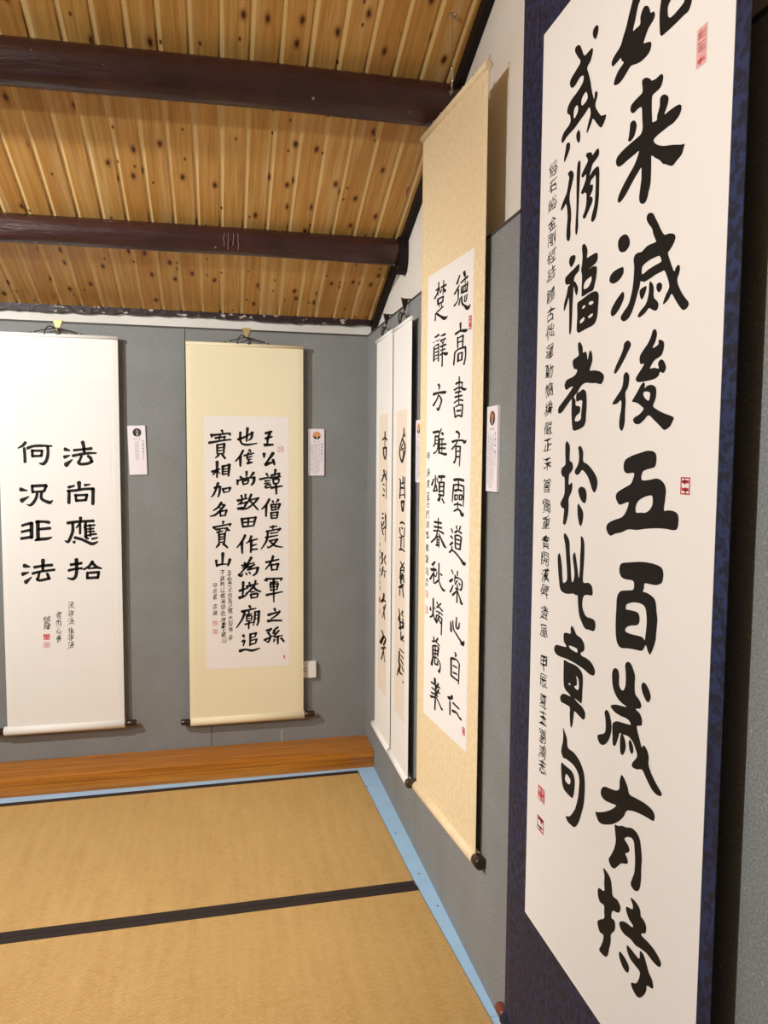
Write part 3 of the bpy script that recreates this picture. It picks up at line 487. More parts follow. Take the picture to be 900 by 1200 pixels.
        strokes="""2.6,5621,20331,41,5440,20128,59;2.6,5590,20046,45,5258,19870,60;2.6,5531,19945,45,5521,19653,36,5249,19533,64;2.5,5948,20353,76,6013,20210,53;2.5,5733,20096,54,6174,20166,75;2.5,6058,20088,27,6020,20017,27;2.5,5779,19957,45,5785,19794,58;2.5,5779,19957,49,6201,19970,53;2.5,6199,20025,35,6149,19767,49;2.5,5785,19794,54,6129,19787,58;2.5,5921,19975,27,5907,19817,31;2.5,6042,19972,27,6028,19808,27;2.5,5687,19668,41,5590,19492,45;2.5,5789,19696,45,5837,19493,49,6044,19373,62,6247,19279,101,6401,19352,26;2.5,6034,19663,40,5998,19526,31,6099,19506,35,6172,19682,31;2.7,3984,20489,39,3975,20343,34,3935,20107,29;2.7,4393,20459,38,4374,20326,33,4337,20059,29;2.7,3784,20296,68,4047,20310,53;2.7,4213,20292,67,4559,20286,80;2.7,3976,20290,39,3860,20175,49,3645,20060,64;2.7,4048,20275,29,4148,20133,29;2.7,4239,20218,34,4124,20138,29;2.7,4378,20222,43,4520,20107,71;2.7,3915,19989,58,3944,19826,63;2.7,3915,19989,58,4386,19981,57;2.7,4377,19983,38,4322,19822,48;2.7,3944,19826,53,4345,19834,53;2.7,4064,19803,24,4043,19719,24;2.7,4229,19805,29,4233,19683,24;2.7,4350,19679,57,4117,19636,53,3832,19575,54,4172,19417,63,4525,19295,105,4728,19327,28;2.8,3734,19584,34,3717,19366,44;2.5,5734,18944,63,5741,18764,41;2.5,5386,18689,83,5742,18723,63,6111,18672,98,6209,18704,27;2.6,5539,18566,46,5550,18268,41;2.5,5582,18543,36,5933,18563,54;2.5,5945,18561,45,5904,18252,41;2.5,5566,18414,46,5918,18404,45;2.5,5342,18147,60,5594,18213,55,6108,18207,67;2.6,5342,18147,46,5268,17797,46;2.5,6108,18207,54,6137,17962,40,6025,17725,54;2.5,5599,18072,55,5586,17859,64;2.5,5599,18080,50,5889,18083,50;2.5,5889,18083,45,5856,17876,50;2.5,5606,17882,46,5877,17873,45;2.7,3735,18840,59,4024,18866,83;2.8,3616,18697,54,3627,18687,25;2.7,3812,18713,34,3837,18701,34;2.7,3933,18722,34,3959,18683,24;2.7,4053,18713,34,4139,18717,24;2.7,3719,18576,35,4034,18584,58;2.8,3646,18550,45,3636,18105,50;2.7,4034,18584,39,4028,18057,39;2.7,3698,18472,49,3990,18476,39;2.7,3775,18363,49,3993,18370,39;2.7,3705,18257,40,3997,18264,44;2.7,3684,18152,35,4000,18166,29;2.7,4240,18807,48,4542,18812,81;2.7,4198,18665,58,4592,18676,57;2.7,4269,18637,34,4389,18550,24;2.7,4478,18641,29,4390,18533,29;2.7,4180,18484,58,4621,18491,62;2.7,4367,18502,34,4372,18380,29;2.7,4231,18364,53,4557,18363,52;2.7,4165,18233,53,4446,18249,58,4677,18201,105,4766,18241,24;2.7,4350,18313,39,4343,17862,43;2.5,5699,17410,37,5703,16947,32;2.5,5482,17224,78,5713,17247,59,5942,17206,54;2.5,5922,17207,36,5887,17031,23;2.5,5338,17053,60,5719,17095,50,6092,17005,81,6212,17027,27;2.5,5449,16968,69,5848,16968,45;2.5,5410,16838,65,5914,16848,54;2.5,5352,16674,51,5690,16733,50,5982,16696,54;2.5,5682,16949,32,5695,16601,32;2.5,5464,16549,46,5696,16584,50,5986,16565,54;2.6,5335,16541,47,5432,16241,42;2.5,5978,16565,41,5917,16233,50;2.5,5575,16417,69,5827,16424,55;2.5,5432,16241,60,5664,16287,51,5917,16233,55;2.7,4052,17340,64,4150,17269,54,4106,17167,29;2.7,3670,17060,100,4157,17074,73,4580,17048,106,4670,17084,24;2.7,4063,17011,39,3970,16894,49,3632,16703,65;2.7,4111,16999,39,4331,16832,53,4218,16664,49,4055,16533,64,3955,16619,35;2.5,5554,15816,79,5747,15752,55,5731,15619,37;2.5,5262,15520,80,5606,15555,60,6024,15538,59,6149,15487,90,6267,15549,22;2.5,5691,15570,37,5483,15423,47,5226,15299,56;2.5,5528,15372,51,5518,15035,47,5394,14891,66;2.5,5527,15380,56,5845,15368,55;2.5,5845,15368,50,5833,15119,37,5795,14794,32;2.5,5554,15229,46,5787,15236,46;2.5,5560,15069,60,5793,15077,55;2.7,3685,15850,85,4126,15863,84;2.7,3838,15728,45,3822,15485,45;2.7,3838,15719,65,4131,15711,59;2.7,4131,15711,34,4024,15302,35,3733,15178,60;2.7,3822,15485,45,4066,15481,49;2.7,3821,15494,45,3700,15396,50;2.7,3843,15593,35,4038,15589,35;2.7,4361,15943,39,4132,15676,39,4149,15176,34;2.7,4413,15810,73,4485,15755,63;2.7,4254,15620,49,4536,15622,63;2.7,4235,15460,49,4727,15461,72;2.7,4263,15336,64,4685,15331,63;2.6,4220,15194,54,4692,15148,87,4783,15165,58;2.7,4419,15616,34,4411,15175,29;2.7,4229,15656,34,4211,15176,34;2.5,5434,14382,94,5775,14409,79,6108,14385,82;2.5,5755,14391,37,5744,14106,37;2.6,5396,14219,52,5340,13969,42,5305,13719,33;2.5,5396,14228,61,5739,14248,56,6114,14220,59;2.5,6135,14213,45,6146,13924,36,6116,13625,27;2.5,5510,14062,84,5744,14097,69,5996,14075,64;2.5,5493,13934,47,5499,13781,47;2.5,5493,13934,52,5707,13944,37;2.5,5707,13944,32,5670,13799,33;2.5,5499,13789,42,5691,13808,33;2.5,5834,13950,42,5839,13808,46;2.5,5834,13942,46,6034,13952,46,6006,13817,46;2.5,5839,13808,37,6006,13817,37;2.5,5461,13634,61,5717,13675,56,5991,13650,60;2.5,5715,13734,33,5715,13498,33;2.5,5446,13445,52,5680,13512,56,5893,13493,60,6064,13355,83,6143,13444,23;2.7,3759,14369,40,3590,14162,61;2.7,3895,14473,40,3903,14210,40;2.7,4030,14395,40,4132,14254,35;2.7,3914,14192,50,3772,13987,50;2.7,3939,14184,45,4067,13999,45;2.7,3747,13976,60,4067,13999,50;2.7,4198,14444,99,4646,14464,87;2.7,4414,14405,34,4394,14280,29;2.7,4252,14258,54,4238,13953,49;2.7,4252,14267,59,4629,14279,58;2.6,4620,14279,53,4596,13881,49;2.7,4256,14133,49,4587,14154,49;2.7,4261,13990,54,4592,14013,54;2.7,4217,13880,74,4573,13862,63;2.7,4337,13859,39,4199,13700,99;2.6,4483,13769,49,4651,13637,49;2.7,3880,12988,76,4438,13000,69;2.7,3860,12840,71,4467,12850,64;2.7,3815,12699,61,4231,12738,55,4614,12695,78;2.7,4193,13141,40,4183,12734,35;2.7,4110,12727,40,4019,12518,55,3600,12307,51;2.6,4258,12651,35,4480,12476,59,4744,12300,83,4860,12287,39;2.7,4141,12548,35,4102,12253,40;2.7,4165,12551,30,4286,12554,30,4249,12216,35;2.7,4071,12423,35,4265,12453,35;2.7,4074,12350,35,4268,12372,35;2.7,4028,12254,60,4271,12291,55;2.6,5267,12906,38,5360,12794,43;2.6,5231,12669,62,5388,12616,47;2.6,5174,12394,53,5370,12494,62;2.6,5308,12374,33,5312,12271,48,5137,12163,53;2.5,5290,12259,57,5577,12217,61,5965,12079,60,6239,11957,101,6318,12018,32;2.5,5656,13019,47,5680,12927,33;2.5,5951,13037,37,5871,12928,46;2.5,5555,12813,66,5746,12883,56,6021,12834,60;2.5,5559,12711,52,5593,12356,47;2.5,5559,12720,56,5814,12751,51,6026,12708,51;2.5,6017,12708,46,5935,12345,51;2.5,5649,12618,52,5883,12618,56;2.5,5675,12493,52,5887,12492,51;2.5,5615,12350,52,5935,12345,51;2.7,3726,11580,76,3947,11712,51;2.7,3629,11418,92,4029,11467,86;2.7,3853,11524,30,3860,11008,41;2.7,3810,11315,51,3537,11086,57;2.7,3885,11326,30,4012,11235,30,4154,11421,30;2.7,4290,11714,40,4291,11260,45,4284,11168,45;2.6,4445,11392,64,4541,11371,59;2.7,4260,11164,50,3970,11016,51;2.6,4284,11168,45,4482,11001,55,4698,10921,89,4814,10941,34;2.5,5334,11649,48,5448,11545,38;2.5,5213,11282,77,5410,11383,57;2.5,5461,11200,38,5247,10963,53;2.5,5768,11679,42,5773,11543,37;2.5,5601,11534,42,5566,11321,33;2.5,5604,11465,71,5860,11488,51,6114,11427,46,6101,11223,46,5999,11155,65;2.5,5778,11407,33,5611,11260,47;2.5,5865,11353,28,5973,11303,60;2.5,5659,11139,61,5873,11150,47;2.5,5783,11271,38,5760,10736,42;2.5,5726,11073,42,5427,10899,62;2.5,5812,11071,33,5988,10898,47,6097,10766,79,6180,10782,28;2.5,5315,10056,43,5356,9775,67;2.5,5477,10125,38,5529,9893,48,5795,9762,57,6097,9637,70,6203,9577,107,6343,9704,23;2.5,5754,10288,38,5744,9975,52,5915,9996,47,5972,10163,33;2.7,3837,10502,51,3828,9998,51,3578,9843,52;2.7,3618,10181,36,3596,10082,72;2.7,3997,10217,61,4012,10202,36;2.7,3853,10003,36,4009,9831,51;2.7,4162,10452,45,4288,10348,45;2.6,4501,10462,45,4312,10352,35;2.6,4143,10283,55,4361,10317,50,4627,10251,64;2.6,4123,10141,51,4367,10162,50,4631,10126,54;2.6,4367,10144,35,4322,10062,30;2.7,4128,10004,45,4085,9792,51;2.6,4152,10027,50,4420,10027,50,4612,9995,50;2.7,4372,10017,40,4136,9765,46;2.6,4276,9979,30,4523,9822,55;2.6,4588,10008,40,4558,9475,40;2.7,3916,9256,46,3957,9140,46;2.7,4286,9302,45,4107,9148,53;2.7,3807,9090,62,4107,9148,53,4403,9096,60;2.7,3851,8932,54,3861,8610,54;2.7,3850,8946,54,4111,9024,53,4369,9019,53;2.6,4347,9013,53,4269,8717,46;2.7,3854,8820,46,4336,8900,45;2.7,3858,8708,46,4303,8795,45;2.7,4074,9015,38,4051,8576,38;2.6,3862,8582,54,4198,8643,53,4458,8546,53,4513,8396,38,4395,8239,76;2.7,3863,8555,54,3757,8300,70;2.7,4051,8576,38,4019,8399,38;2.7,4057,8409,54,4278,8442,61;2.6,4275,8552,38,4278,8442,46;2.7,4072,7937,69,4040,7787,46;2.7,3775,7723,70,4485,7753,60;2.7,3819,7552,62,4491,7575,53;2.7,3787,7385,62,4164,7432,54;2.6,3714,7234,86,4093,7325,54,4279,7328,53,4577,7174,53,4686,7127,90;2.7,4110,7920,46,4129,7364,46,4091,6916,46;2.6,4372,7858,53,4194,7637,46;2.6,4414,7676,45,4164,7418,46;2.6,4276,7425,84,4313,7428,69;2.5,5675,9200,50,5742,9139,57,5699,9076,36;2.5,5385,8955,58,5405,8403,51;2.5,5485,8968,86,5779,9006,57,6007,8937,49;2.5,6007,8925,42,5965,8318,35;2.5,5559,8764,58,5820,8770,57;2.5,5566,8555,58,5827,8577,57;2.5,5438,8413,80,5898,8402,64;2.5,5493,7819,58,5462,7743,80,5228,7656,103;2.5,5333,7582,51,5347,7172,44;2.5,5600,7615,72,6024,7583,64;2.5,5542,7358,80,5837,7404,72,6033,7339,57,6161,7318,92""",
        small=[['甲', 3274, 15079, 279, 264], ['辰', 3276, 14551, 280, 264], ['夏', 3272, 14188, 280, 265], ['至', 3269, 13797, 280, 265], ['石', 3262, 13517, 281, 266], ['門', 3257, 13180, 281, 266], ['頌', 3253, 12842, 281, 267], ['集', 3248, 12504, 282, 267], ['聯', 3246, 12080, 282, 268], ['劉', 3242, 11711, 283, 268], ['鴻', 3239, 11313, 283, 269], ['志', 3235, 10943, 283, 269]],
        seals=[[6423, 18851, 188, 381, 'block'], [6391, 7026, 184, 241, 'block'], [3247, 10540, 252, 255, 'pale'], [3264, 10029, 252, 284, 'pale']]),
    'B': dict(
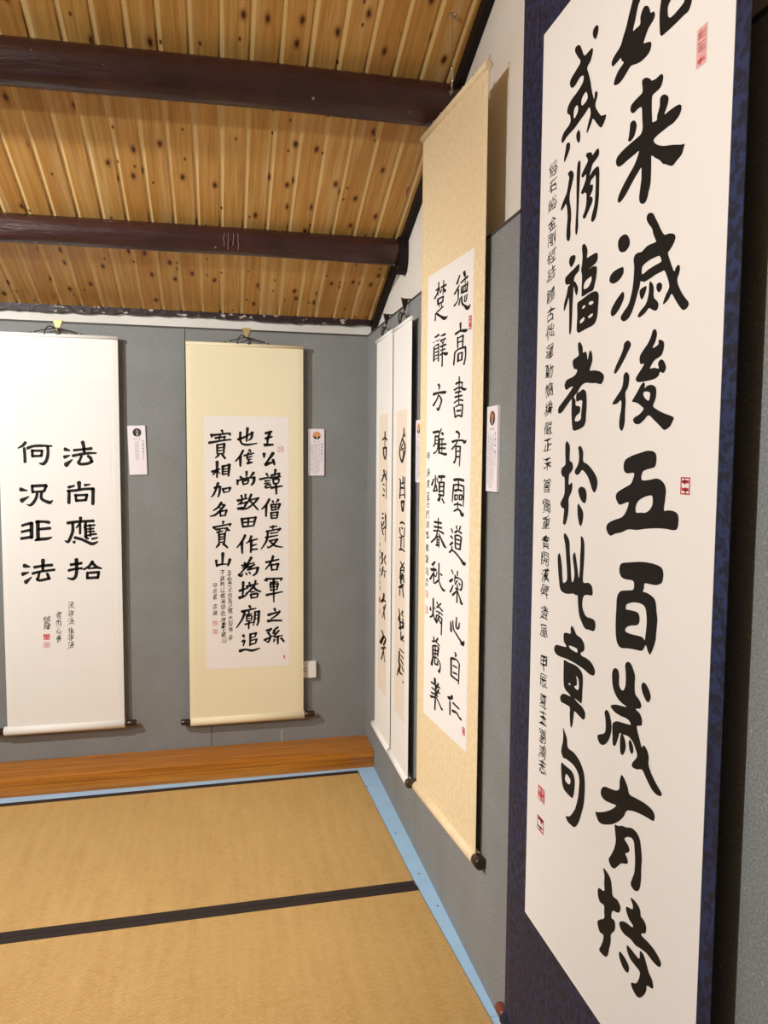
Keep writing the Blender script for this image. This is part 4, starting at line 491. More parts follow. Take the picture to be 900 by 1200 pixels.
        outlines="""4662,22608 4728,22785 4963,22663 4891,22476 4828,22406 4760,22230 4702,22099 4795,22085 4914,22083 4917,22196 4969,22273 5033,22298 5117,22256 5179,22181 5216,22096 5303,22068 5341,22004 5319,21947 5233,21909 5155,21873 5079,21791 5040,21723 5150,21683 5233,21644 5267,21596 5240,21515 5146,21476 4999,21471 4846,21499 4671,21553 4550,21512 4409,21460 4281,21450 4166,21481 4122,21521 4160,21598 4267,21678 4430,21724 4361,21791 4331,21852 4240,21842 4089,21837 4041,21868 4030,21937 4118,21997 4301,22054 4387,22158 4487,22288 4567,22445;5500,22126 5472,21973 5474,21837 5490,21675 5513,21595 5563,21562 5683,21555 5915,21553 6110,21559 6206,21554 6257,21588 6298,21668 6327,21745 6114,21949 5705,22174 5525,22213/5761,21976 5705,21934 5688,21869 5705,21776 5746,21728 5805,21712 5905,21714 6031,21732 6104,21755 6100,21813 5977,21925 5803,22002;5025,21135 5083,21154 5171,21125 5267,21060 5314,21012 5432,20987 5546,20992 5596,20971 5627,20929 5618,20862 5558,20791 5444,20780 5352,20773 5332,20712 5338,20543 5356,20405 5369,20353 5487,20331 5493,20392 5529,20459 5558,20519 5558,20618 5599,20649 5680,20632 5762,20574 5790,20513 5770,20442 5726,20381 5698,20327 5823,20329 5977,20323 6068,20308 6124,20270 6127,20204 6063,20136 5929,20097 5837,20101 5679,20095 5518,20089 5426,20065 5439,20016 5526,19944 5693,19859 5948,19774 6149,19696 6238,19669 6213,19604 6173,19542 6056,19499 5973,19468 5904,19480 5775,19551 5693,19591 5607,19674 5471,19767 5373,19832 5373,19711 5376,19542 5365,19396 5323,19298 5284,19198 5217,19153 5146,19163 5073,19210 5046,19296 5067,19423 5095,19567 5091,19683 5083,19758 4972,19707 4813,19608 4651,19497 4501,19427 4415,19421 4369,19460 4389,19534 4508,19645 4692,19769 4871,19879 4973,19995 4995,20054 4862,20048 4676,20041 4486,20023 4368,20037 4293,20095 4273,20174 4337,20230 4549,20268 4756,20284 4992,20295 5061,20323 5086,20389 5067,20530 5052,20669 5027,20733 4930,20751 4840,20739 4777,20747 4708,20801 4696,20874 4756,20915 4901,20936 5025,20946 5051,20991;4799,20622 4868,20573 4904,20504 4883,20426 4826,20343 4717,20319 4651,20356 4673,20425 4693,20534 4707,20616;4651,18821 4743,18766 4798,18676 4789,18595 4685,18538 4557,18547 4462,18607 4418,18715 4443,18794 4541,18829;4583,18295 4629,18259 4626,18184 4545,18117 4417,18079 4284,18084 4184,18132 4165,18195 4235,18267 4404,18298;4622,17871 4672,17822 4658,17739 4555,17626 4429,17544 4316,17516 4248,17558 4258,17644 4379,17748 4524,17834;5390,18946 5472,18906 5540,18820 5624,18707 5708,18587 5804,18487 5924,18469 6043,18430 6095,18365 6051,18285 5954,18209 5912,18178 5962,18071 6028,17953 6091,17861 6126,17903 6186,17935 6231,17894 6222,17813 6178,17731 6197,17651 6281,17524 6384,17411 6465,17337 6479,17285 6435,17244 6354,17235 6281,17282 6161,17407 6068,17519 6024,17528 5968,17471 5852,17421 5829,17448 5889,17548 5967,17634 5970,17694 5919,17808 5837,17931 5746,17935 5592,17928 5435,17902 5273,17889 5172,17923 5143,17842 5082,17726 5005,17576 4924,17461 4823,17385 4698,17360 4605,17401 4583,17457 4671,17527 4810,17614 4890,17748 4935,17888 4959,18068 4957,18216 4937,18332 4981,18395 5076,18407 5178,18394 5339,18445 5562,18440 5560,18481 5491,18589 5454,18679 5334,18803 5287,18889 5316,18942/5216,18026 5200,18129 5273,18175 5450,18202 5669,18198 5718,18159 5737,18094 5583,18080 5378,18059;5344,17805 5323,17712 5229,17619 5162,17691 5153,17775 5229,17805;5709,17783 5772,17747 5785,17683 5733,17638 5687,17638 5637,17698 5639,17768;5432,17853 5511,17814 5556,17733 5565,17589 5663,17507 5705,17438 5671,17370 5593,17371 5496,17416 5430,17438 5336,17384 5172,17341 5119,17378 5199,17446 5328,17512 5389,17590 5421,17709;4826,17020 4917,16974 4928,16916 4838,16815 4684,16663 4524,16536 4450,16507 4414,16539 4480,16649 4603,16779 4689,16893 4720,16984;4809,16495 4894,16447 4917,16369 4882,16230 4808,16150 4824,15996 4813,15804 4815,15650 4766,15536 4721,15505 4655,15550 4631,15639 4653,15775 4684,15890 4672,16026 4555,15986 4423,15974 4394,16003 4511,16097 4672,16220 4721,16331 4733,16446;5617,17079 5669,17048 5689,16974 5653,16882 5580,16789 5689,16805 5740,16833 5740,16886 5808,16881 5887,16829 5884,16725 5822,16637 5670,16595 5594,16551 5528,16473 5646,16470 5766,16445 5746,16515 5766,16556 5826,16579 5904,16539 5960,16454 5951,16403 5899,16360 5807,16384 5764,16327 5656,16293 5497,16283 5334,16281 5182,16290 5114,16340 5158,16400 5272,16489 5350,16566 5250,16575 5213,16635 5225,16716 5320,16795 5446,16886 5521,16973 5564,17056;5361,16269 5396,16229 5389,16174 5470,16204 5582,16207 5679,16175 5721,16109 5712,15985 5649,15873 5715,15824 5905,15750 6088,15699 6207,15655 6181,15596 6127,15529 6041,15489 5966,15477 5856,15540 5695,15637 5530,15726 5403,15660 5273,15601 5143,15607 5073,15667 5112,15712 5263,15760 5376,15836 5307,15887 5185,15947 5031,15981 5059,16026 5174,16129 5286,16239/5510,15960 5399,16018 5355,16077 5393,16116 5541,16088 5545,16016;4836,14968 4905,15027 5114,15088 5350,15130 5514,15156 5676,15151 5767,15109 5790,15028 5768,14920 5691,14883 5516,14853 5403,14805 5393,14684 5606,14690 5796,14717 5921,14699 6031,14632 6073,14536 6060,14394 6040,14230 6159,14238 6306,14231 6400,14190 6423,14088 6393,13973 6294,13943 6087,13944 5842,13930 5555,13894 5289,13850 5027,13835 4831,13767 4609,13719 4457,13667 4356,13710 4300,13796 4366,13884 4557,13955 4798,14020 4921,14107 5004,14239 4990,14296 4749,14235 4653,14276 4595,14362 4643,14444 4861,14532 5054,14603 5129,14695 5148,14790 4937,14780 4844,14823 4821,14900/5255,14141 5239,14235 5312,14334 5460,14398 5621,14438 5708,14429 5724,14321 5666,14226 5540,14158 5374,14146;4791,13164 4862,13234 5112,13285 5454,13340 5716,13357 5938,13349 6048,13311 6084,13226 6060,13115 6016,13072 5895,13029 5736,13015 5574,13001 5562,12920 5532,12864 5681,12857 5844,12813 5905,12743 5935,12602 5964,12481 5945,12275 5931,12143 5861,11978 5787,11879 5719,11932 5665,12003 5610,11932 5539,11876 5336,11847 5125,11812 4927,11768 4813,11799 4742,11913 4713,12149 4722,12393 4730,12595 4781,12695 4871,12755 5069,12799 5243,12846 5254,12963 5182,12990 4986,12977 4857,12996 4789,13075/5032,12495 5054,12554 5221,12620 5427,12650 5579,12632 5639,12560 5668,12398 5653,12207 5628,12078 5576,12104 5492,12108 5322,12091 5146,12078 5037,12092 5062,12157 5209,12225 5380,12268 5452,12331 5457,12418 5402,12483 5264,12487 5052,12469;5132,11582 5232,11583 5316,11508 5381,11406 5378,11242 5406,11109 5517,11057 5593,10985 5563,10915 5432,10862 5549,10830 5622,10758 5617,10648 5486,10588 5523,10484 5595,10370 5649,10289 5699,10345 5805,10301 5855,10204 5855,10086 5934,9981 6065,9880 6236,9778 6205,9718 6076,9695 5948,9732 5795,9836 5678,9920 5509,9859 5380,9851 5387,9925 5516,10077 5471,10180 5367,10282 5225,10317 5054,10287 4959,10274 4921,10192 4846,10025 4792,9981 4739,9995 4722,10140 4707,10320 4760,10397 4885,10457 5092,10497 5284,10540 5258,10585 5168,10603 4962,10583 4770,10585 4632,10642 4763,10716 4952,10761 5148,10804 4948,10827 4796,10892 4680,11028 4650,11250 4727,11357 4833,11360 4880,11282 4890,11115 4957,11050 5039,11060 5095,11166 5092,11355 5067,11504;4487,10528 4578,10507 4665,10375 4682,10218 4625,10057 4521,9923 4389,9839 4273,9839 4198,9919 4242,9979 4444,10083 4482,10215 4465,10351 4432,10457;5029,10300 5128,10225 5164,10103 5121,9985 5063,9923 4999,9948 4977,10099 4983,10215;5287,10285 5370,10228 5403,10131 5360,10063 5298,10089 5252,10205;5624,11375 5725,11359 5822,11273 5852,11187 5796,11095 5722,11103 5623,11188 5576,11292;5053,9567 5147,9547 5261,9447 5328,9347 5531,9371 5767,9403 5964,9401 6056,9360 6075,9304 6044,9232 5942,9210 5746,9181 5544,9136 5389,9087 5250,9015 5167,8879 5026,8729 4825,8573 4614,8457 4435,8383 4310,8385 4207,8492 4322,8547 4561,8675 4772,8818 4911,8951 4747,8915 4570,8874 4428,8882 4375,8944 4418,9049 4516,9118 4693,9162 4903,9221 5001,9300 5005,9424;4889,8593 4994,8625 5140,8698 5248,8728 5441,8805 5599,8796 5689,8715 5731,8581 5756,8439 5749,8260 5753,8086 5719,7909 5638,7818 5535,7790 5451,7831 5490,7954 5552,8109 5556,8330 5528,8513 5506,8600 5433,8632 5293,8579 5217,8505 5263,8482 5337,8451 5383,8395 5344,8330 5257,8267 5314,8217 5347,8154 5285,8096 5141,8024 5035,7920 4926,7813 4811,7784 4720,7860 4781,7968 4888,8151 4936,8322 4908,8473;4543,7606 4681,7605 4811,7544 4861,7405 4896,7292 5051,7307 5154,7250 5140,7153 5063,7083 4903,7017 4870,6872 4973,6881 5007,6792 4983,6698 4875,6560 4875,6424 4829,6258 4787,6115 4698,6024 4489,6000 4548,6137 4606,6268 4613,6376 4491,6355 4421,6414 4394,6501 4499,6603 4625,6706 4618,6827 4603,6933 4460,6914 4389,6987 4374,7083 4424,7158 4596,7203 4589,7336 4589,7495;5457,7590 5557,7621 5686,7609 5762,7551 5785,7471 5875,7456 5943,7395 5928,7276 5819,7197 5839,7162 6032,7176 6221,7160 6369,7090 6364,7006 6283,6960 6149,6948 5975,6962 5799,6925 5655,6881 5505,6888 5315,6849 5196,6859 5133,6928 5188,7007 5340,7083 5529,7122 5557,7168 5430,7204 5336,7297 5344,7366 5437,7403 5537,7443 5525,7521;5419,6723 5552,6726 5774,6729 5785,6843 5819,6891 5909,6875 5985,6792 6061,6690 6150,6641 6196,6552 6159,6487 6023,6441 6004,6338 5947,6223 5829,6087 5722,6045 5608,6078 5556,6137 5602,6186 5710,6253 5786,6389 5804,6518 5675,6533 5506,6544 5414,6611 5391,6682;5188,6452 5338,6450 5457,6402 5487,6337 5435,6241 5311,6234 5209,6294 5152,6377;2779,22874 2877,22760 2998,22571 3162,22556 3307,22549 3326,22460 3247,22343 3128,22288 3184,22157 3267,21981 3325,21794 3423,21591 3450,21691 3521,21681 3549,21601 3478,21453 3590,21292 3711,21172 3872,21119 3854,21044 3723,20962 3579,21072 3404,21249 3335,21187 3195,21085 3168,21131 3234,21264 3301,21373 3254,21519 3099,21484 2849,21428 2642,21385 2374,21363 2182,21313 2104,21386 2200,21496 2472,21565 2464,21713 2338,21817 2370,21924 2529,21997 2764,22032 2964,22102 2983,22208 2855,22247 2651,22191 2517,22211 2432,22294 2453,22392 2662,22458 2849,22530 2728,22685 2615,22836 2637,22907/3102,21863 3173,21751 3127,21691 2962,21679 2922,21772 2979,21839/2768,21771 2795,21652 2658,21577 2617,21659 2648,21765;3431,22876 3518,22806 3501,22704 3420,22643 3320,22745 3323,22855;2847,21283 2913,21189 2909,21073 2860,21039 2772,21129 2755,21243;2409,21227 2493,21169 2473,21056 2288,20907 2245,20972 2304,21122 2327,21211;2559,20638 2651,20577 2684,20492 2627,20368 2546,20218 2534,20091 2600,19891 2620,19723 2599,19566 2609,19384 2560,19300 2486,19317 2438,19383 2435,19565 2462,19755 2432,19961 2371,20063 2299,20020 2187,19993 2158,20040 2254,20151 2397,20268 2462,20426 2492,20529 2433,20624;2900,20694 2954,20631 2944,20336 2928,19993 2914,19632 2924,19454 2872,19325 2812,19390 2812,19583 2830,19898 2810,20384 2830,20646;3274,20699 3373,20665 3424,20599 3549,20634 3627,20634 3667,20573 3656,20503 3558,20465 3434,20428 3390,20361 3331,20260 3472,20315 3629,20318 3689,20236 3703,19991 3699,19737 3657,19540 3586,19410 3493,19377 3432,19427 3468,19538 3540,19668 3566,19872 3559,20178 3480,20176 3385,20148 3373,20076 3454,20063 3466,19967 3368,19878 3451,19835 3465,19754 3380,19674 3286,19595 3207,19534 3122,19555 3103,19597 3182,19690 3225,19801 3216,19975 3130,20020 3063,20016 3009,20069 3090,20143 3184,20251 3179,20338 3097,20321 3028,20340 3015,20397 3138,20485 3248,20567 3166,20683 3208,20714;2811,18955 2849,18905 2801,18820 2673,18760 2584,18859 2597,18945 2668,18976;2980,18743 3024,18693 2988,18605 2851,18557 2803,18471 2876,18426 2969,18321 2984,18237 2925,18166 2869,18230 2809,18356 2788,18231 2773,18038 2768,17809 2746,17550 2697,17459 2657,17515 2645,17749 2631,18000 2602,18187 2551,18115 2437,17971 2398,17995 2413,18126 2506,18274 2561,18411 2626,18421 2606,18450 2496,18462 2429,18523 2432,18606 2577,18655 2790,18702;3166,19072 3252,19021 3324,18915 3315,18777 3430,18779 3653,18779 3718,18727 3708,18631 3601,18581 3442,18559 3378,18543 3507,18558 3635,18545 3700,18496 3692,18360 3637,18220 3579,18125 3434,18117 3170,18094 3132,18158 3132,18476 3091,18597 3119,18701 3134,18855 3101,19022/3500,18390 3504,18311 3395,18227 3230,18216 3216,18298 3289,18360 3419,18385;3660,18089 3757,18048 3798,17971 3786,17806 3765,17627 3692,17517 3567,17476 3372,17462 3104,17435 3017,17449 2968,17514 2982,17770 2964,17967 3003,18024 3139,18041 3338,18075 3500,18095/3183,17861 3174,17894 3264,17916 3299,17886 3233,17864/3420,17906 3461,17935 3558,17931 3607,17903 3561,17873 3480,17878/3112,17602 3099,17652 3226,17694 3277,17676 3256,17633 3163,17601/3428,17649 3426,17681 3570,17706 3594,17681 3557,17649 3477,17640;3097,17254 3186,17197 3242,17101 3245,17037 3346,17036 3405,16991 3438,16876 3468,16928 3496,17003 3543,17035 3602,16973 3628,16845 3576,16742 3541,16667 3709,16648 3899,16611 4025,16552 4068,16494 4033,16414 3959,16372 3786,16407 3561,16429 3429,16450 3295,16439 3179,16385 3063,16298 2926,16227 3001,16156 3013,16057 3182,16021 3188,15915 3052,15857 2993,15795 3005,15753 3128,15747 3230,15783 3242,15879 3267,16039 3262,16128 3141,16137 3055,16122 3016,16204 3046,16283 3167,16306 3284,16340 3387,16303 3435,16219 3452,16027 3436,15836 3420,15709 3340,15632 3137,15583 2944,15574 2885,15667 2844,15902 2840,16168 2821,16186 2608,16067 2426,15960 2312,15938 2252,15970 2267,16056 2415,16148 2634,16267 2845,16399 2861,16431 2754,16424 2609,16387 2532,16436 2517,16505 2616,16588 2869,16620 3007,16679 3021,16742 2896,16773 2837,16879 2869,16949 3076,17003 3053,17112 3040,17219;2675,15372 2759,15329 2819,15235 2813,15000 2925,14951 2966,14851 2899,14767 2821,14723 2798,14613 2811,14512 2928,14558 2961,14484 2921,14365 2818,14242 2819,14089 2806,13936 2734,13760 2662,13702 2593,13730 2608,13869 2626,14017 2530,14036 2457,14110 2521,14200 2621,14317 2626,14505 2603,14650 2515,14673 2453,14758 2505,14845 2634,14915 2623,15102 2612,15306;3241,15271 3312,15229 3368,15132 3377,14978 3547,14923 3748,14814 3898,14692 3942,14584 3910,14473 3835,14404 3752,14451 3664,14574 3559,14699 3386,14800 3319,14799 3236,14740 3133,14713 3050,14745 3057,14811 3158,14903 3203,15018 3189,15149 3163,15239;3302,14489 3438,14478 3515,14424 3547,14329 3519,14223 3461,14184 3333,14229 3241,14330 3208,14427;3226,14160 3341,14090 3431,13998 3422,13851 3376,13765 3326,13741 3271,13789 3211,13933 3192,14097;2679,13534 2782,13498 2888,13398 2917,13218 2974,12912 3029,12627 3106,12640 3136,12790 3088,12965 3049,13106 3113,13205 3175,13141 3242,12951 3322,12729 3356,12932 3352,13146 3369,13380 3360,13531 3434,13530 3502,13431 3519,13203 3503,12953 3500,12686 3698,12702 3824,12670 3875,12575 3852,12487 3711,12472 3586,12444 3516,12386 3488,12238 3549,12125 3662,12051 3876,12056 3982,12032 4014,11944 3958,11841 3783,11822 3621,11812 3488,11898 3368,12034 3312,12240 3293,12381 3217,12376 3100,12386 2846,12336 2642,12337 2535,12394 2470,12573 2414,12832 2395,13020 2454,13104 2520,13055 2593,12858 2651,12546 2773,12566 2830,12631 2822,12779 2777,13014 2721,13287 2642,13465;3079,11739 3161,11720 3286,11616 3484,11588 3603,11505 3616,11406 3555,11344 3480,11306 3521,11260 3730,11260 3917,11220 4030,11133 4041,11064 3983,11007 3819,10991 3630,11020 3358,11037 3117,11038 2869,11029 2613,11000 2414,11007 2334,11077 2362,11155 2448,11203 2644,11232 2877,11271 2767,11346 2740,11447 2778,11529 2903,11558 3038,11576 3041,11683/2999,11325 3181,11343 3321,11340 3337,11274 3186,11267 3022,11283;2795,10979 2997,10985 3240,11004 3439,10984 3559,10924 3596,10804 3586,10576 3580,10405 3545,10334 3436,10339 3277,10345 3398,10308 3595,10279 3713,10207 3711,10103 3638,10049 3490,10064 3291,10090 3263,10013 3225,9807 3173,9720 3125,9771 3094,9955 3087,10098 2961,10105 2814,10096 2706,10090 2659,10165 2720,10244 2845,10300 3095,10329 3031,10363 2882,10395 2806,10470 2782,10680 2780,10877/3311,10799 3412,10768 3441,10607 3377,10545 3265,10562 3263,10590 3349,10626 3355,10732/3019,10577 3093,10577 3082,10550 3021,10545;2820,9588 2886,9543 2998,9436 3049,9269 3296,9268 3538,9203 3720,9051 3777,8849 3781,8643 3755,8423 3672,8193 3567,7969 3416,7806 3255,7774 3109,7781 3043,7848 3206,7927 3360,8100 3434,8214 3521,8448 3549,8652 3559,8811 3494,8935 3310,9012 2979,9009 2874,8981 2776,9051 2779,9153 2826,9311 2836,9454;2795,8858 2945,8860 3195,8867 3320,8822 3379,8712 3368,8533 3335,8401 3274,8334 3058,8333 2908,8365 2828,8490 2781,8712/3004,8703 3122,8698 3199,8653 3151,8553 3013,8547 2960,8588""",
        strokes="""""",
        small=[['經', 1766, 20959, 386, 278], ['石', 1768, 20618, 386, 278], ['峪', 1770, 20258, 387, 279], ['金', 1772, 19863, 387, 279], ['剛', 1774, 19553, 388, 280], ['經', 1776, 19207, 388, 280], ['結', 1778, 18844, 389, 281], ['體', 1781, 18409, 390, 282], ['古', 1783, 18025, 390, 282], ['拙', 1785, 17675, 391, 283], ['運', 1788, 17253, 391, 283], ['動', 1790, 16848, 392, 284], ['簡', 1793, 16459, 393, 285], ['樸', 1795, 16068, 393, 285], ['嚴', 1798, 15659, 394, 286], ['正', 1800, 15302, 394, 286], ['末', 1802, 14925, 395, 287], ['嘗', 1805, 14458, 396, 288], ['獨', 1807, 14025, 396, 288], ['重', 1810, 13662, 397, 289], ['實', 1812, 13262, 398, 290], ['開', 1814, 12907, 398, 290], ['漢', 1816, 12550, 399, 291], ['碑', 1818, 12220, 399, 291], ['遺', 1821, 11742, 400, 292], ['風', 1824, 11336, 400, 293], ['甲', 1839, 10652, 380, 312], ['辰', 1849, 10264, 380, 313], ['夏', 1860, 9818, 380, 313], ['玉', 1869, 9465, 380, 314], ['劉', 1880, 9055, 381, 314], ['鴻', 1888, 8718, 381, 315], ['志', 1896, 8400, 381, 315]],
        seals=[[6566, 20887, 227, 541, 'block_pale'], [6556, 14628, 227, 259, 'outline'], [1880, 7766, 323, 316, 'block'], [1868, 7090, 325, 318, 'outline']]),
}

def parse_loops(s): return [[tuple(float(c)*1e-4 for c in p.split(',')) for p in loop.split()] for loop in s.split('/')]
def fill_shape(bm, loops, y):
    dense = []
    for lp in loops:
        q = catmull([(a, b, 0) for a, b in lp], True, 4)
        dense.append(q)
    flat = [v for l in dense for v in l]
    tris = tessellate_polygon(dense)
    vs = [bm.verts.new((v.x, y, v.y)) for v in flat]
    for t in tris:
        try: bm.faces.new([vs[i] for i in t])
        except ValueError: pass
def brush(bm, nums, y, rnd):
    """a brush stroke: centre line (u, v, width), ellipse brush stretched k times along u"""
    k = nums[0]; q = [nums[1+3*i:4+3*i] for i in range((len(nums)-1)//3)]
    P = catmull([(a*1e-4/k, b*1e-4, w*1e-4) for a, b, w in q], False, 5)
    V = lambda x, z: bm.verts.new((x*k, y, z))
    n = len(P); L = []; R = []; nrm = []
    for i in range(n):
        t = (P[min(i+1, n-1)]-P[max(i-1, 0)]); t = Vector((t.x, t.y)); t = t.normalized() if t.length else Vector((1, 0))
        nn = Vector((-t.y, t.x)); nrm.append((t, nn)); w = max(P[i].z, 1e-4)*.5
        L.append(V(P[i].x+nn.x*w*rnd.uniform(.94, 1.06), P[i].y+nn.y*w*rnd.uniform(.94, 1.06))); R.append(V(P[i].x-nn.x*w*rnd.uniform(.94, 1.06), P[i].y-nn.y*w*rnd.uniform(.94, 1.06)))
    for i in range(n-1): bm.faces.new((L[i], L[i+1], R[i+1], R[i]))
    for i, sg, A, B in ((0, -1, L, R), (n-1, 1, R, L)):
        t, nn = nrm[i]; w = P[i].z*.5; arc = [A[i]]
        for s in range(1, 5):
            a = math.pi*s/5
            d = (nn if sg < 0 else -nn)*math.cos(a)+t*sg*math.sin(a)*.75
            arc.append(V(P[i].x+d.x*w, P[i].y+d.y*w))
        arc.append(B[i]); bm.faces.new(arc)
GL = {}
def glyph(c):
    if c in GL: return GL[c]
    cu = bpy.data.curves.new('glyph', 'FONT'); cu.body = c; cu.resolution_u = 2; cu.offset = 0.0
    ob = bpy.data.objects.new('glyph', cu); me = bpy.data.meshes.new_from_object(ob)
    vs = [v.co.copy() for v in me.vertices]; fs = [tuple(p.vertices) for p in me.polygons]
    if vs:
        x0, x1 = min(v.x for v in vs), max(v.x for v in vs); y0, y1 = min(v.y for v in vs), max(v.y for v in vs)
        vs = [((v.x-(x0+x1)/2)/max(x1-x0, y1-y0), (v.y-(y0+y1)/2)/max(x1-x0, y1-y0)) for v in vs]
    bpy.data.objects.remove(ob); bpy.data.curves.remove(cu); bpy.data.meshes.remove(me)
    GL[c] = (vs, fs); return GL[c]
def put_glyph(bm, c, u, v, w, h, y, slant=.18, rnd=None):
    vs, fs = glyph(c); r = rnd.uniform(-.08, .08) if rnd else 0
    p1, p2 = (rnd.uniform(0, 6.28), rnd.uniform(0, 6.28)) if rnd and slant else (0, 0); k = .07 if slant else 0
    b = [bm.verts.new((u+(a*.95+k*math.sin(7*d+p1)+r*d)*w, y, v+(d+slant*a+k*math.sin(6*a+p2)+.5*k*math.sin(13*a+9*d))*h)) for a, d in vs]
    for f in fs:
        try: bm.faces.new([b[i] for i in f])
        except ValueError: pass

def quad(bm, x0, z0, x1, z1, y):
    bm.faces.new([bm.verts.new(p) for p in ((x0, y, z0), (x1, y, z0), (x1, y, z1), (x0, y, z1))])
def seal(u, v, w, h, style, parent, rnd):
    a, b, c, d = u-w/2, v-h/2, u+w/2, v+h/2; y = -.0011; t = min(w, h)*.09; bm = bmesh.new()
    def marks(bm, y, cols, rows, th):
        for i in range(cols):
            for j in range(rows):
                cx = a+w*(i+.5)/cols; cz = b+h*(j+.5)/rows; ww = w/cols*.36; hh = h/rows*.36
                for _ in range(3):
                    z = cz+rnd.uniform(-1, 1)*hh; quad(bm, cx-ww, z-th/2, cx+ww, z+th/2, y)
                x = cx+rnd.uniform(-1, 1)*ww*.8; quad(bm, x-th/2, cz-hh, x+th/2, cz+hh, y)
                x = cx+rnd.uniform(-1, 1)*ww*.8; quad(bm, x-th/2, cz-hh, x+th/2, cz+hh*.3, y)
    if style == 'outline':
        for q in ((a, b, c, b+t), (a, d-t, c, d), (a, b, a+t, d), (c-t, b, c, d)): quad(bm, *q, y)
        marks(bm, y, 1, 2, t*.9); return obj('red_seal', bm, M['red'], parent)
    if style == 'round':
        n = 24; o_ = [bm.verts.new((u+w/2*math.cos(6.2832*k/n), y, v+h/2*math.sin(6.2832*k/n))) for k in range(n)]
        i_ = [bm.verts.new((u+w*.42*math.cos(6.2832*k/n), y, v+h*.42*math.sin(6.2832*k/n))) for k in range(n)]
        for k in range(n): bm.faces.new((o_[k], o_[(k+1) % n], i_[(k+1) % n], i_[k]))
        w *= .7; h *= .7; a = u-w/2; b = v-h/2
        marks(bm, y, 2, 2, t*.6); root = obj('red_seal', bm, M['pale_red'], parent)
        root['label'] = 'small pale red round seal'
        return root
    quad(bm, a, b, c, d, y)
    big = {'block': 'red' if w*h < .0012 else 'crimson', 'pale': 'pale_red', 'block_pale': 'pale_red'}[style]
    bm2 = None
    root = obj('red_seal', bm, M[big], parent)
    if w*h > 2e-4:
        # carved characters showing the paper: cut as a few strips in the same sheet level
        bm2 = bmesh.new(); marks(bm2, y-.0002, 1 if h > 2*w else 2, 3 if h > 2*w else 2, t*.55); root2 = bm2
        me = root.data; b3 = bmesh.new(); b3.from_mesh(me); me2 = bpy.data.meshes.new('m'); bm2.to_mesh(me2)
        nf = len(b3.faces); b3.from_mesh(me2); b3.faces.ensure_lookup_table()
        for f in b3.faces[nf:]: f.material_index = 1
        b3.to_mesh(me); b3.free(); bm2.free(); bpy.data.meshes.remove(me2); me.materials.append(M['print_white'] if style != 'block_pale' else M['red'])
    return root

def frame_mtx(ox, oy, ux, uy):
    u = Vector((ux, uy, 0)).normalized(); y = Vector((-u.y, u.x, 0))   # local y points into the wall
    return Matrix(((u.x, y.x, 0, ox), (u.y, y.y, 0, oy), (0, 0, 1, 0), (0, 0, 0, 1)))

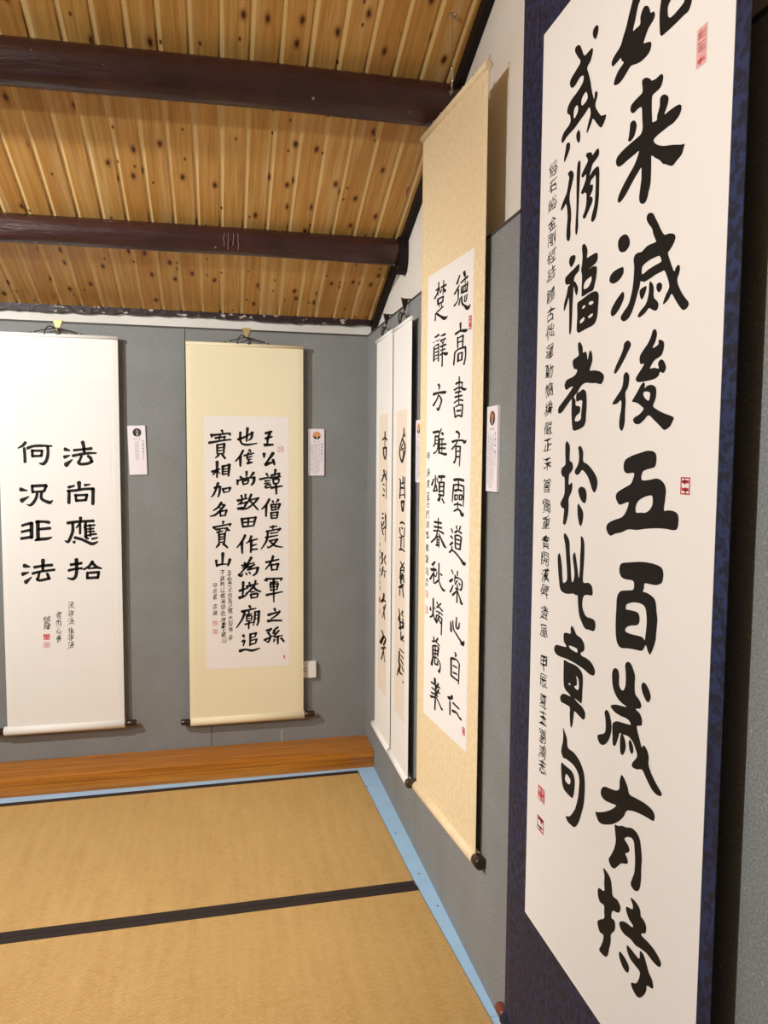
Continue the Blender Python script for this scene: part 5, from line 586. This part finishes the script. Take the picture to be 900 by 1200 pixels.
def scroll(key, label, mtx, x0, x1, zt, zb, paper, mount, papermat, roll_r, roll_c, rx, knobs, knobmat, cord=None, group=None, rod_r=.009, lining=None):
    t = thing('hanging_scroll', label, 'hanging scroll', mtx, group)
    rnd = random.Random(len(label)); d = INK[key]
    # mounting sheet with very slightly rolled long edges
    bm = bmesh.new(); nx = 24
    fr = []
    for i in range(nx+1):
        s = i/nx; x = x0+(x1-x0)*s; e = max(0, (abs(s-.5)-.47)/.03); y = .0022*e*e
        fr.append((x, y))
    front = [(bm.verts.new((x, y, zb)), bm.verts.new((x, y, zt))) for x, y in fr]
    rear = [(bm.verts.new((x, y+.0012, zb)), bm.verts.new((x, y+.0012, zt))) for x, y in fr]
    for i in range(nx):
        bm.faces.new((front[i][0], front[i+1][0], front[i+1][1], front[i][1])); bm.faces.new((rear[i+1][0], rear[i][0], rear[i][1], rear[i+1][1]))
        bm.faces.new((front[i][1], front[i+1][1], rear[i+1][1], rear[i][1])); bm.faces.new((front[i+1][0], front[i][0], rear[i][0], rear[i+1][0]))
    for i in (0, nx): bm.faces.new((front[i][0], front[i][1], rear[i][1], rear[i][0]))
    obj('mounting', bm, mount, t, smooth=False)
    px0, px1, pz0, pz1 = paper
    pp = obj('paper', box((px0, -.0006, pz0), (px1, .0002, pz1)), papermat, t)
    bm = bmesh.new()
    for sh in d['outlines'].split(';'):
        if sh.strip(): fill_shape(bm, parse_loops(sh), -.0010)
    for st in d['strokes'].split(';'):
        if st.strip(): brush(bm, [float(v) for v in st.split(',')], -.0010, rnd)
    obj('calligraphy', bm, M['ink'], pp)
    if d['small']:
        bm = bmesh.new()
        for c, u, v, w, h in d['small']: put_glyph(bm, c, u*1e-4, v*1e-4, w*1e-4, h*1e-4, -.0010, .12, rnd)
        obj('inscription', bm, M['ink'], pp)
    for u, v, w, h, style in d['seals']: seal(u*1e-4, v*1e-4, w*1e-4, h*1e-4, style, pp, rnd)
    # top batten wrapped in the mounting, and the roller
    obj('top_batten', lathe_x([(x0-.001, rod_r*.6), (x0, rod_r), (x1, rod_r), (x1+.001, rod_r*.6)], (0, rod_r*.3, zt-rod_r*.2), 14), mount, t, True)
    rc = (0, roll_r*.35, roll_c)
    ro = obj('roller', lathe_x([(rx[0], roll_r*.9), (rx[0]+.001, roll_r), (rx[1]-.001, roll_r), (rx[1], roll_r*.9)], rc, 24), mount, t, True)
    for side, ln, kr in knobs:
        s = -1 if side == 'l' else 1; xe = rx[0] if s < 0 else rx[1]
        prof = [(0, kr*.86), (.004, kr*.86), (.006, kr), (ln-.003, kr), (ln, kr*.84)]
        prof = [(xe+s*a, r) for a, r in prof]
        obj('roller_knob', lathe_x(prof, rc, 20), knobmat, ro, True)
    if cord:
        cx, half, apex_z, apex_y = cord
        zt2 = zt+rod_r*.6
        bm = bmesh.new()
        add_tube(bm, catmull([(cx-half, 0, zt2-.004), (cx-half*.55, apex_y*.5, zt2+(apex_z-zt2)*.45), (cx-.006, apex_y, apex_z), (cx+.006, apex_y, apex_z), (cx+half*.55, apex_y*.5, zt2+(apex_z-zt2)*.45), (cx+half, 0, zt2-.004)], False, 5), .0024, 6)
        obj('hanging_cord', bm, M['cord'], t, True); bm = bmesh.new()
        add_tube(bm, catmull([(cx-half*.36, -.004, zt2-.004), (cx-half*.3, -.006, apex_z-.008), (cx-half*.18, -.004, apex_z+.004), (cx, apex_y-.003, apex_z-.004), (cx+half*.12, -.006, apex_z-.012), (cx+half*.12, -.006, zt2+.001), (cx+half*.02, -.006, zt2)], False, 6), .0026, 6)
        obj('cord_tie', bm, M['cord'], t, True)
        for s in (-1, 1):
            for f, r_, dz in ((.72, .0042, .006), (.98, .0038, 0)):
                bm = bmesh.new(); bmesh.ops.create_icosphere(bm, subdivisions=2, radius=r_, matrix=Matrix.Translation((cx+s*half*f, 0, zt2+dz)))
                obj('eyelet', bm, M['steel'], t, True)
    return t
INKC = None
scroll('L', 'white scroll on the back wall with eight large characters in two columns', frame_mtx(-1.69, -.042, 1, 0), .003, .515, 2.043, .245, (.07, .478, .5, 1.86), M['white_mount'], M['paper'],
       .0205, .236, (-.012, .517), [('l', .045, .015), ('r', .05, .015)], M['knob'], (.253, .135, 2.078, .022), 'scrolls on the back wall')
scroll('M', 'ivory scroll on the back wall with three dense columns of characters', frame_mtx(-.872, -.042, 1, 0), -.002, .546, 2.033, .23, (.078, .476, .477, 1.697), M['ivory_mount'], M['cream_paper'],
       .0205, .221, (.0, .551), [('l', .045, .015), ('r', .05, .015)], M['knob'], (.279, .125, 2.072, .022), 'scrolls on the back wall')
scroll('F', 'narrow white scroll on the right wall, the one next to the corner', frame_mtx(-.03, -.345, 0, -1), .007, .318, 2.024, .262, (.085, .252, .47, 1.69), M['white_mount'], M['beige_paper'],
       .0165, .256, (-.022, .312), [('r', .012, .013)], M['olive_knob'], (.165, .085, 2.062, .008), 'narrow pair of scrolls')
scroll('N', 'narrow white scroll on the right wall, just beside the gold scroll', frame_mtx(-.03, -.672, 0, -1), .009, .300, 2.020, .262, (.082, .25, .47, 1.688), M['white_mount'], M['beige_paper'],
       .0165, .256, (.003, .298), [('r', .026, .0165)], M['olive_knob'], (.155, .085, 2.062, .008), 'narrow pair of scrolls')
A5 = math.radians(5)
dm = frame_mtx(-.087, -1.0, math.sin(A5), -math.cos(A5))
ds = scroll('D', 'tall gold brocade scroll on the right wall with two columns of thin characters', dm, .236, .727, 2.546, .36, (.305, .659, .647, 2.086), M['gold_mount'], M['paper'],
       .019, .360, (.233, .724), [('l', .03, .017), ('r', .036, .0185)], M['knob'], None, rod_r=.013)
scroll('B', 'huge white scroll in a navy blue brocade mount with bold black characters', frame_mtx(-.05, -2.025, 0, -1), 0.0, .754, 2.78, .125, (.115, .727, .466, 2.392), M['navy_mount'], M['paper'],
       .0165, .118, (-.002, .756), [('l', .042, .0135), ('r', .042, .0135)], M['brown_knob'], (.377, .18, 2.84, .01))

# brass hooks over the top of the panelling
def wall_hook(mtx, label, mat, twist=0.0):
    """a strap over the panel edge with a triangular plate hanging from it; the plate may be turned about its upright axis"""
    t = thing('wall_hook', label, 'hook', mtx, 'hooks over the felt panelling')
    off = -.004-.022*math.sin(abs(twist))
    tw = Matrix.Translation((0, off, 0)) @ Matrix.Rotation(twist, 4, 'Z')
    bm = bmesh.new()
    add_prism(bm, [(-.022, 0, .009), (.022, 0, .009), (.004, 0, -.036), (-.004, 0, -.036)], (0, .0022, 0))
    bmesh.ops.transform(bm, matrix=tw, verts=bm.verts)
    pl_ = obj('plate', bm, mat, t)
    w_ = .021 if not twist else .007
    obj('strap', box((-w_, off-.001, .0045), (w_, .03, .0085), .0008), mat, t)
    bm = bmesh.new()
    add_tube(bm, catmull([(0, -.001, -.028), (0, -.002, -.040), (0, -.008, -.048), (0, -.017, -.046), (0, -.020, -.036), (0, -.019, -.028)], False, 5), .0022, 8)
    bmesh.ops.transform(bm, matrix=tw, verts=bm.verts)
    obj('hook_wire', bm, mat, t, True)
    return t
def hook_at(m): return m @ Matrix.Translation((0, 0, PT-.001))
wall_hook(hook_at(frame_mtx(-1.437, 0, 1, 0)), 'small brass triangular hook over the panel top above the leftmost scroll', M['brass'])
wall_hook(hook_at(frame_mtx(-.593, 0, 1, 0)), 'small brass triangular hook over the panel top above the ivory scroll', M['brass'])
wall_hook(hook_at(frame_mtx(0, -.51, 0, -1)), 'dark hook on the right wall nearest the corner, holding the far narrow scroll', M['dark_brass'], math.radians(-52))
wall_hook(hook_at(frame_mtx(0, -.827, 0, -1)), 'dark hook on the right wall holding the near narrow scroll of the pair', M['dark_brass'], math.radians(-52))

# wire and clip from the ceiling that carry the gold scroll
def dl(x, y, z): return tuple(dm @ Vector((x, y, z)))
top = dl(.482, 0, 0); wz = zr(top[1])
w = thing('hanging_wire', 'thin wire with a small metal clip holding the gold scroll from the ceiling', 'wire', Matrix.Translation((top[0], top[1], wz)))
def wchild(o): o.matrix_parent_inverse = w.matrix_world.inverted(); return o
wchild(obj('wire', tube([(top[0], top[1], 2.655), (top[0], top[1], wz-.012)], .0008, 6), M['wire'], w))
wchild(obj('screw_eye', tube([(top[0]+.008*math.cos(a), top[1], wz-.008+.008*math.sin(a)) for a in [2*math.pi*k/14 for k in range(14)]], .0025, 6, True), M['steel'], w, True))
wchild(obj('clip', tube([(top[0], top[1]+.006*math.cos(a), 2.632+.024*math.sin(a)) for a in [2*math.pi*k/18 for k in range(18)]], .0022, 6, True), M['steel'], w, True))
wchild(obj('hook', tube(catmull([(top[0], top[1], 2.612), (top[0], top[1]+.002, 2.596), (top[0], top[1]-.004, 2.582), (top[0], top[1]+.012, 2.58), (top[0], top[1]+.02, 2.594)], False, 5), .0024, 6), M['steel'], w, True))
# cord and eyelets of the gold scroll
bm = bmesh.new()
add_tube(bm, catmull([(.36, .004, 2.554), (.43, .003, 2.562), (.482, .0, 2.576), (.54, .003, 2.562), (.60, .004, 2.554)], False, 5), .002, 6)
obj('hanging_cord', bm, M['cord'], ds, True)
for x in (.33, .39, .56, .63):
    bm = bmesh.new(); bmesh.ops.create_icosphere(bm, subdivisions=2, radius=.0055, matrix=Matrix.Translation((x, .004, 2.560)))
    obj('eyelet', bm, M['steel'], ds, True)
obj('cord_ring', tube([(.733+.007*math.cos(a), .003, 2.556+.009*math.sin(a)) for a in [2*math.pi*k/14 for k in range(14)]], .0016, 6, True), M['pale_cord'], ds, True)
obj('cord_end', tube(catmull([(.733, .003, 2.548), (.735, .002, 2.49), (.737, .002, 2.45)], False, 4), .0012, 6), M['pale_cord'], ds, True)

# caption cards
def card(mtx, label, style):
    t = thing('caption_card', label, 'caption card', mtx, 'caption cards beside the scrolls')
    bd = obj('board', box((-.04, -.008, -.115), (.04, 0, .115), .0006), M['card'], t)
    y = -.0086
    def disc(cx, cz, rx, rz, mat, name, yy, parent, a0=0, a1=360):
        bm = bmesh.new(); n = 28
        bm.faces.new([bm.verts.new((cx+rx*math.cos(math.radians(a0+(a1-a0)*k/n)), yy, cz+rz*math.sin(math.radians(a0+(a1-a0)*k/n)))) for k in range(n if a1-a0 == 360 else n+1)])
        return obj(name, bm, mat, parent)
    if style != 'plain':
        bg, sh, fc = {'grey': ('print_dark', 'print_black', 'print_grey'), 'orange': ('print_orange', 'print_black', 'print_skin'), 'brown': ('brown_knob', 'print_black', 'print_skin')}[style]
        ph = disc(.002, .083, .0195, .0195, M[bg], 'portrait_photo', y, bd)
        disc(.002, .083, .0192, .0192, M[sh], 'portrait_coat', y-.0003, ph, 195, 345)
        disc(.003, .088, .0055, .0075, M[fc], 'portrait_face', y-.0006, ph)
        bm = bmesh.new(); bm.faces.new([bm.verts.new(p) for p in ((.0, y-.0006, .0795), (.006, y-.0006, .0795), (.0045, y-.0006, .066), (.0015, y-.0006, .066))]); obj('portrait_shirt', bm, M['print_white'], ph)
    bm = bmesh.new()
    for i, c in enumerate('書法家'): put_glyph(bm, c, -.0105+i*.0125, .0535, .0062, .0062, y, 0)
    obj('name_line', bm, M['print_dark'], bd)
    rnd = random.Random(len(label)); bm = bmesh.new()
    for c, (u, n0, n1) in enumerate(((.026, 0, 26), (.014, 0, 40), (.004, 0, 44), (-.006, 0, 44), (-.016, 0, 44), (-.026, 0, 40))):
        if style == 'grey' and c not in (0, 2, 3): continue
        for k in range(n0, n1 if style != 'grey' else 26):
            if rnd.random() < .12: continue
            z = .042-k*.0034; w_ = .0022+.0008*rnd.random()
            quad(bm, u-w_/2*1.4, z-.0009, u+w_/2*1.4, z+.0009, y)
    obj('caption_text', bm, M['print_grey'], bd)
    bm = bmesh.new()
    for k in (0, 4, 8, 12): quad(bm, .024, .041-k*.0042, .031, .044-k*.0042, y-.0002)
    obj('heading_text', bm, M['print_dark'], bd)
    return t
T_ = Matrix.Translation
card(frame_mtx(-1.1003, -.0002, 1, 0) @ T_((0, 0, 1.531)) @ Matrix.Rotation(math.radians(1.8), 4, 'Y') @ Matrix.Rotation(0, 4, 'X'), 'white caption card with a dark grey round portrait, between the two back wall scrolls', 'grey').rotation_euler.rotate_axis('Y', math.radians(-3.4))
card(frame_mtx(-.258, -.0002, 1, 0) @ T_((0, 0, 1.5285)), 'white caption card with an orange round portrait, between the ivory scroll and the corner', 'orange')
card(frame_mtx(-.0002, -1.764, 0, -1) @ T_((0, 0, 1.528)), 'white caption card with a brown round portrait on the right wall beside the navy scroll', 'brown')
card(frame_mtx(-.0002, -1.010, 0, -1) @ T_((0, 0, 1.528)), 'white caption card mostly hidden behind the far edge of the gold scroll', 'orange')

# socket by the ivory scroll
so = thing('wall_socket', 'white wall socket and switch box on the back wall, half behind the ivory scroll', 'wall socket', frame_mtx(-.302, -.0002, 1, 0) @ T_((0, 0, .44)))
bp = obj('back_box', box((-.043, -.009, -.043), (.043, 0, .043), .003), M['plastic'], so)
obj('switch_cover', box((.004, -.024, -.040), (.043, -.009, .042), .003), M['plastic'], so)
for q in (((-.012, -.0096, .004), (-.004, -.009, .0075)), ((-.014, -.0096, -.0105), (-.004, -.009, -.007)), ((-.022, -.0096, -.004), (-.017, -.009, .003))):
    obj('socket_slot', box(*q), M['slot'], bp)
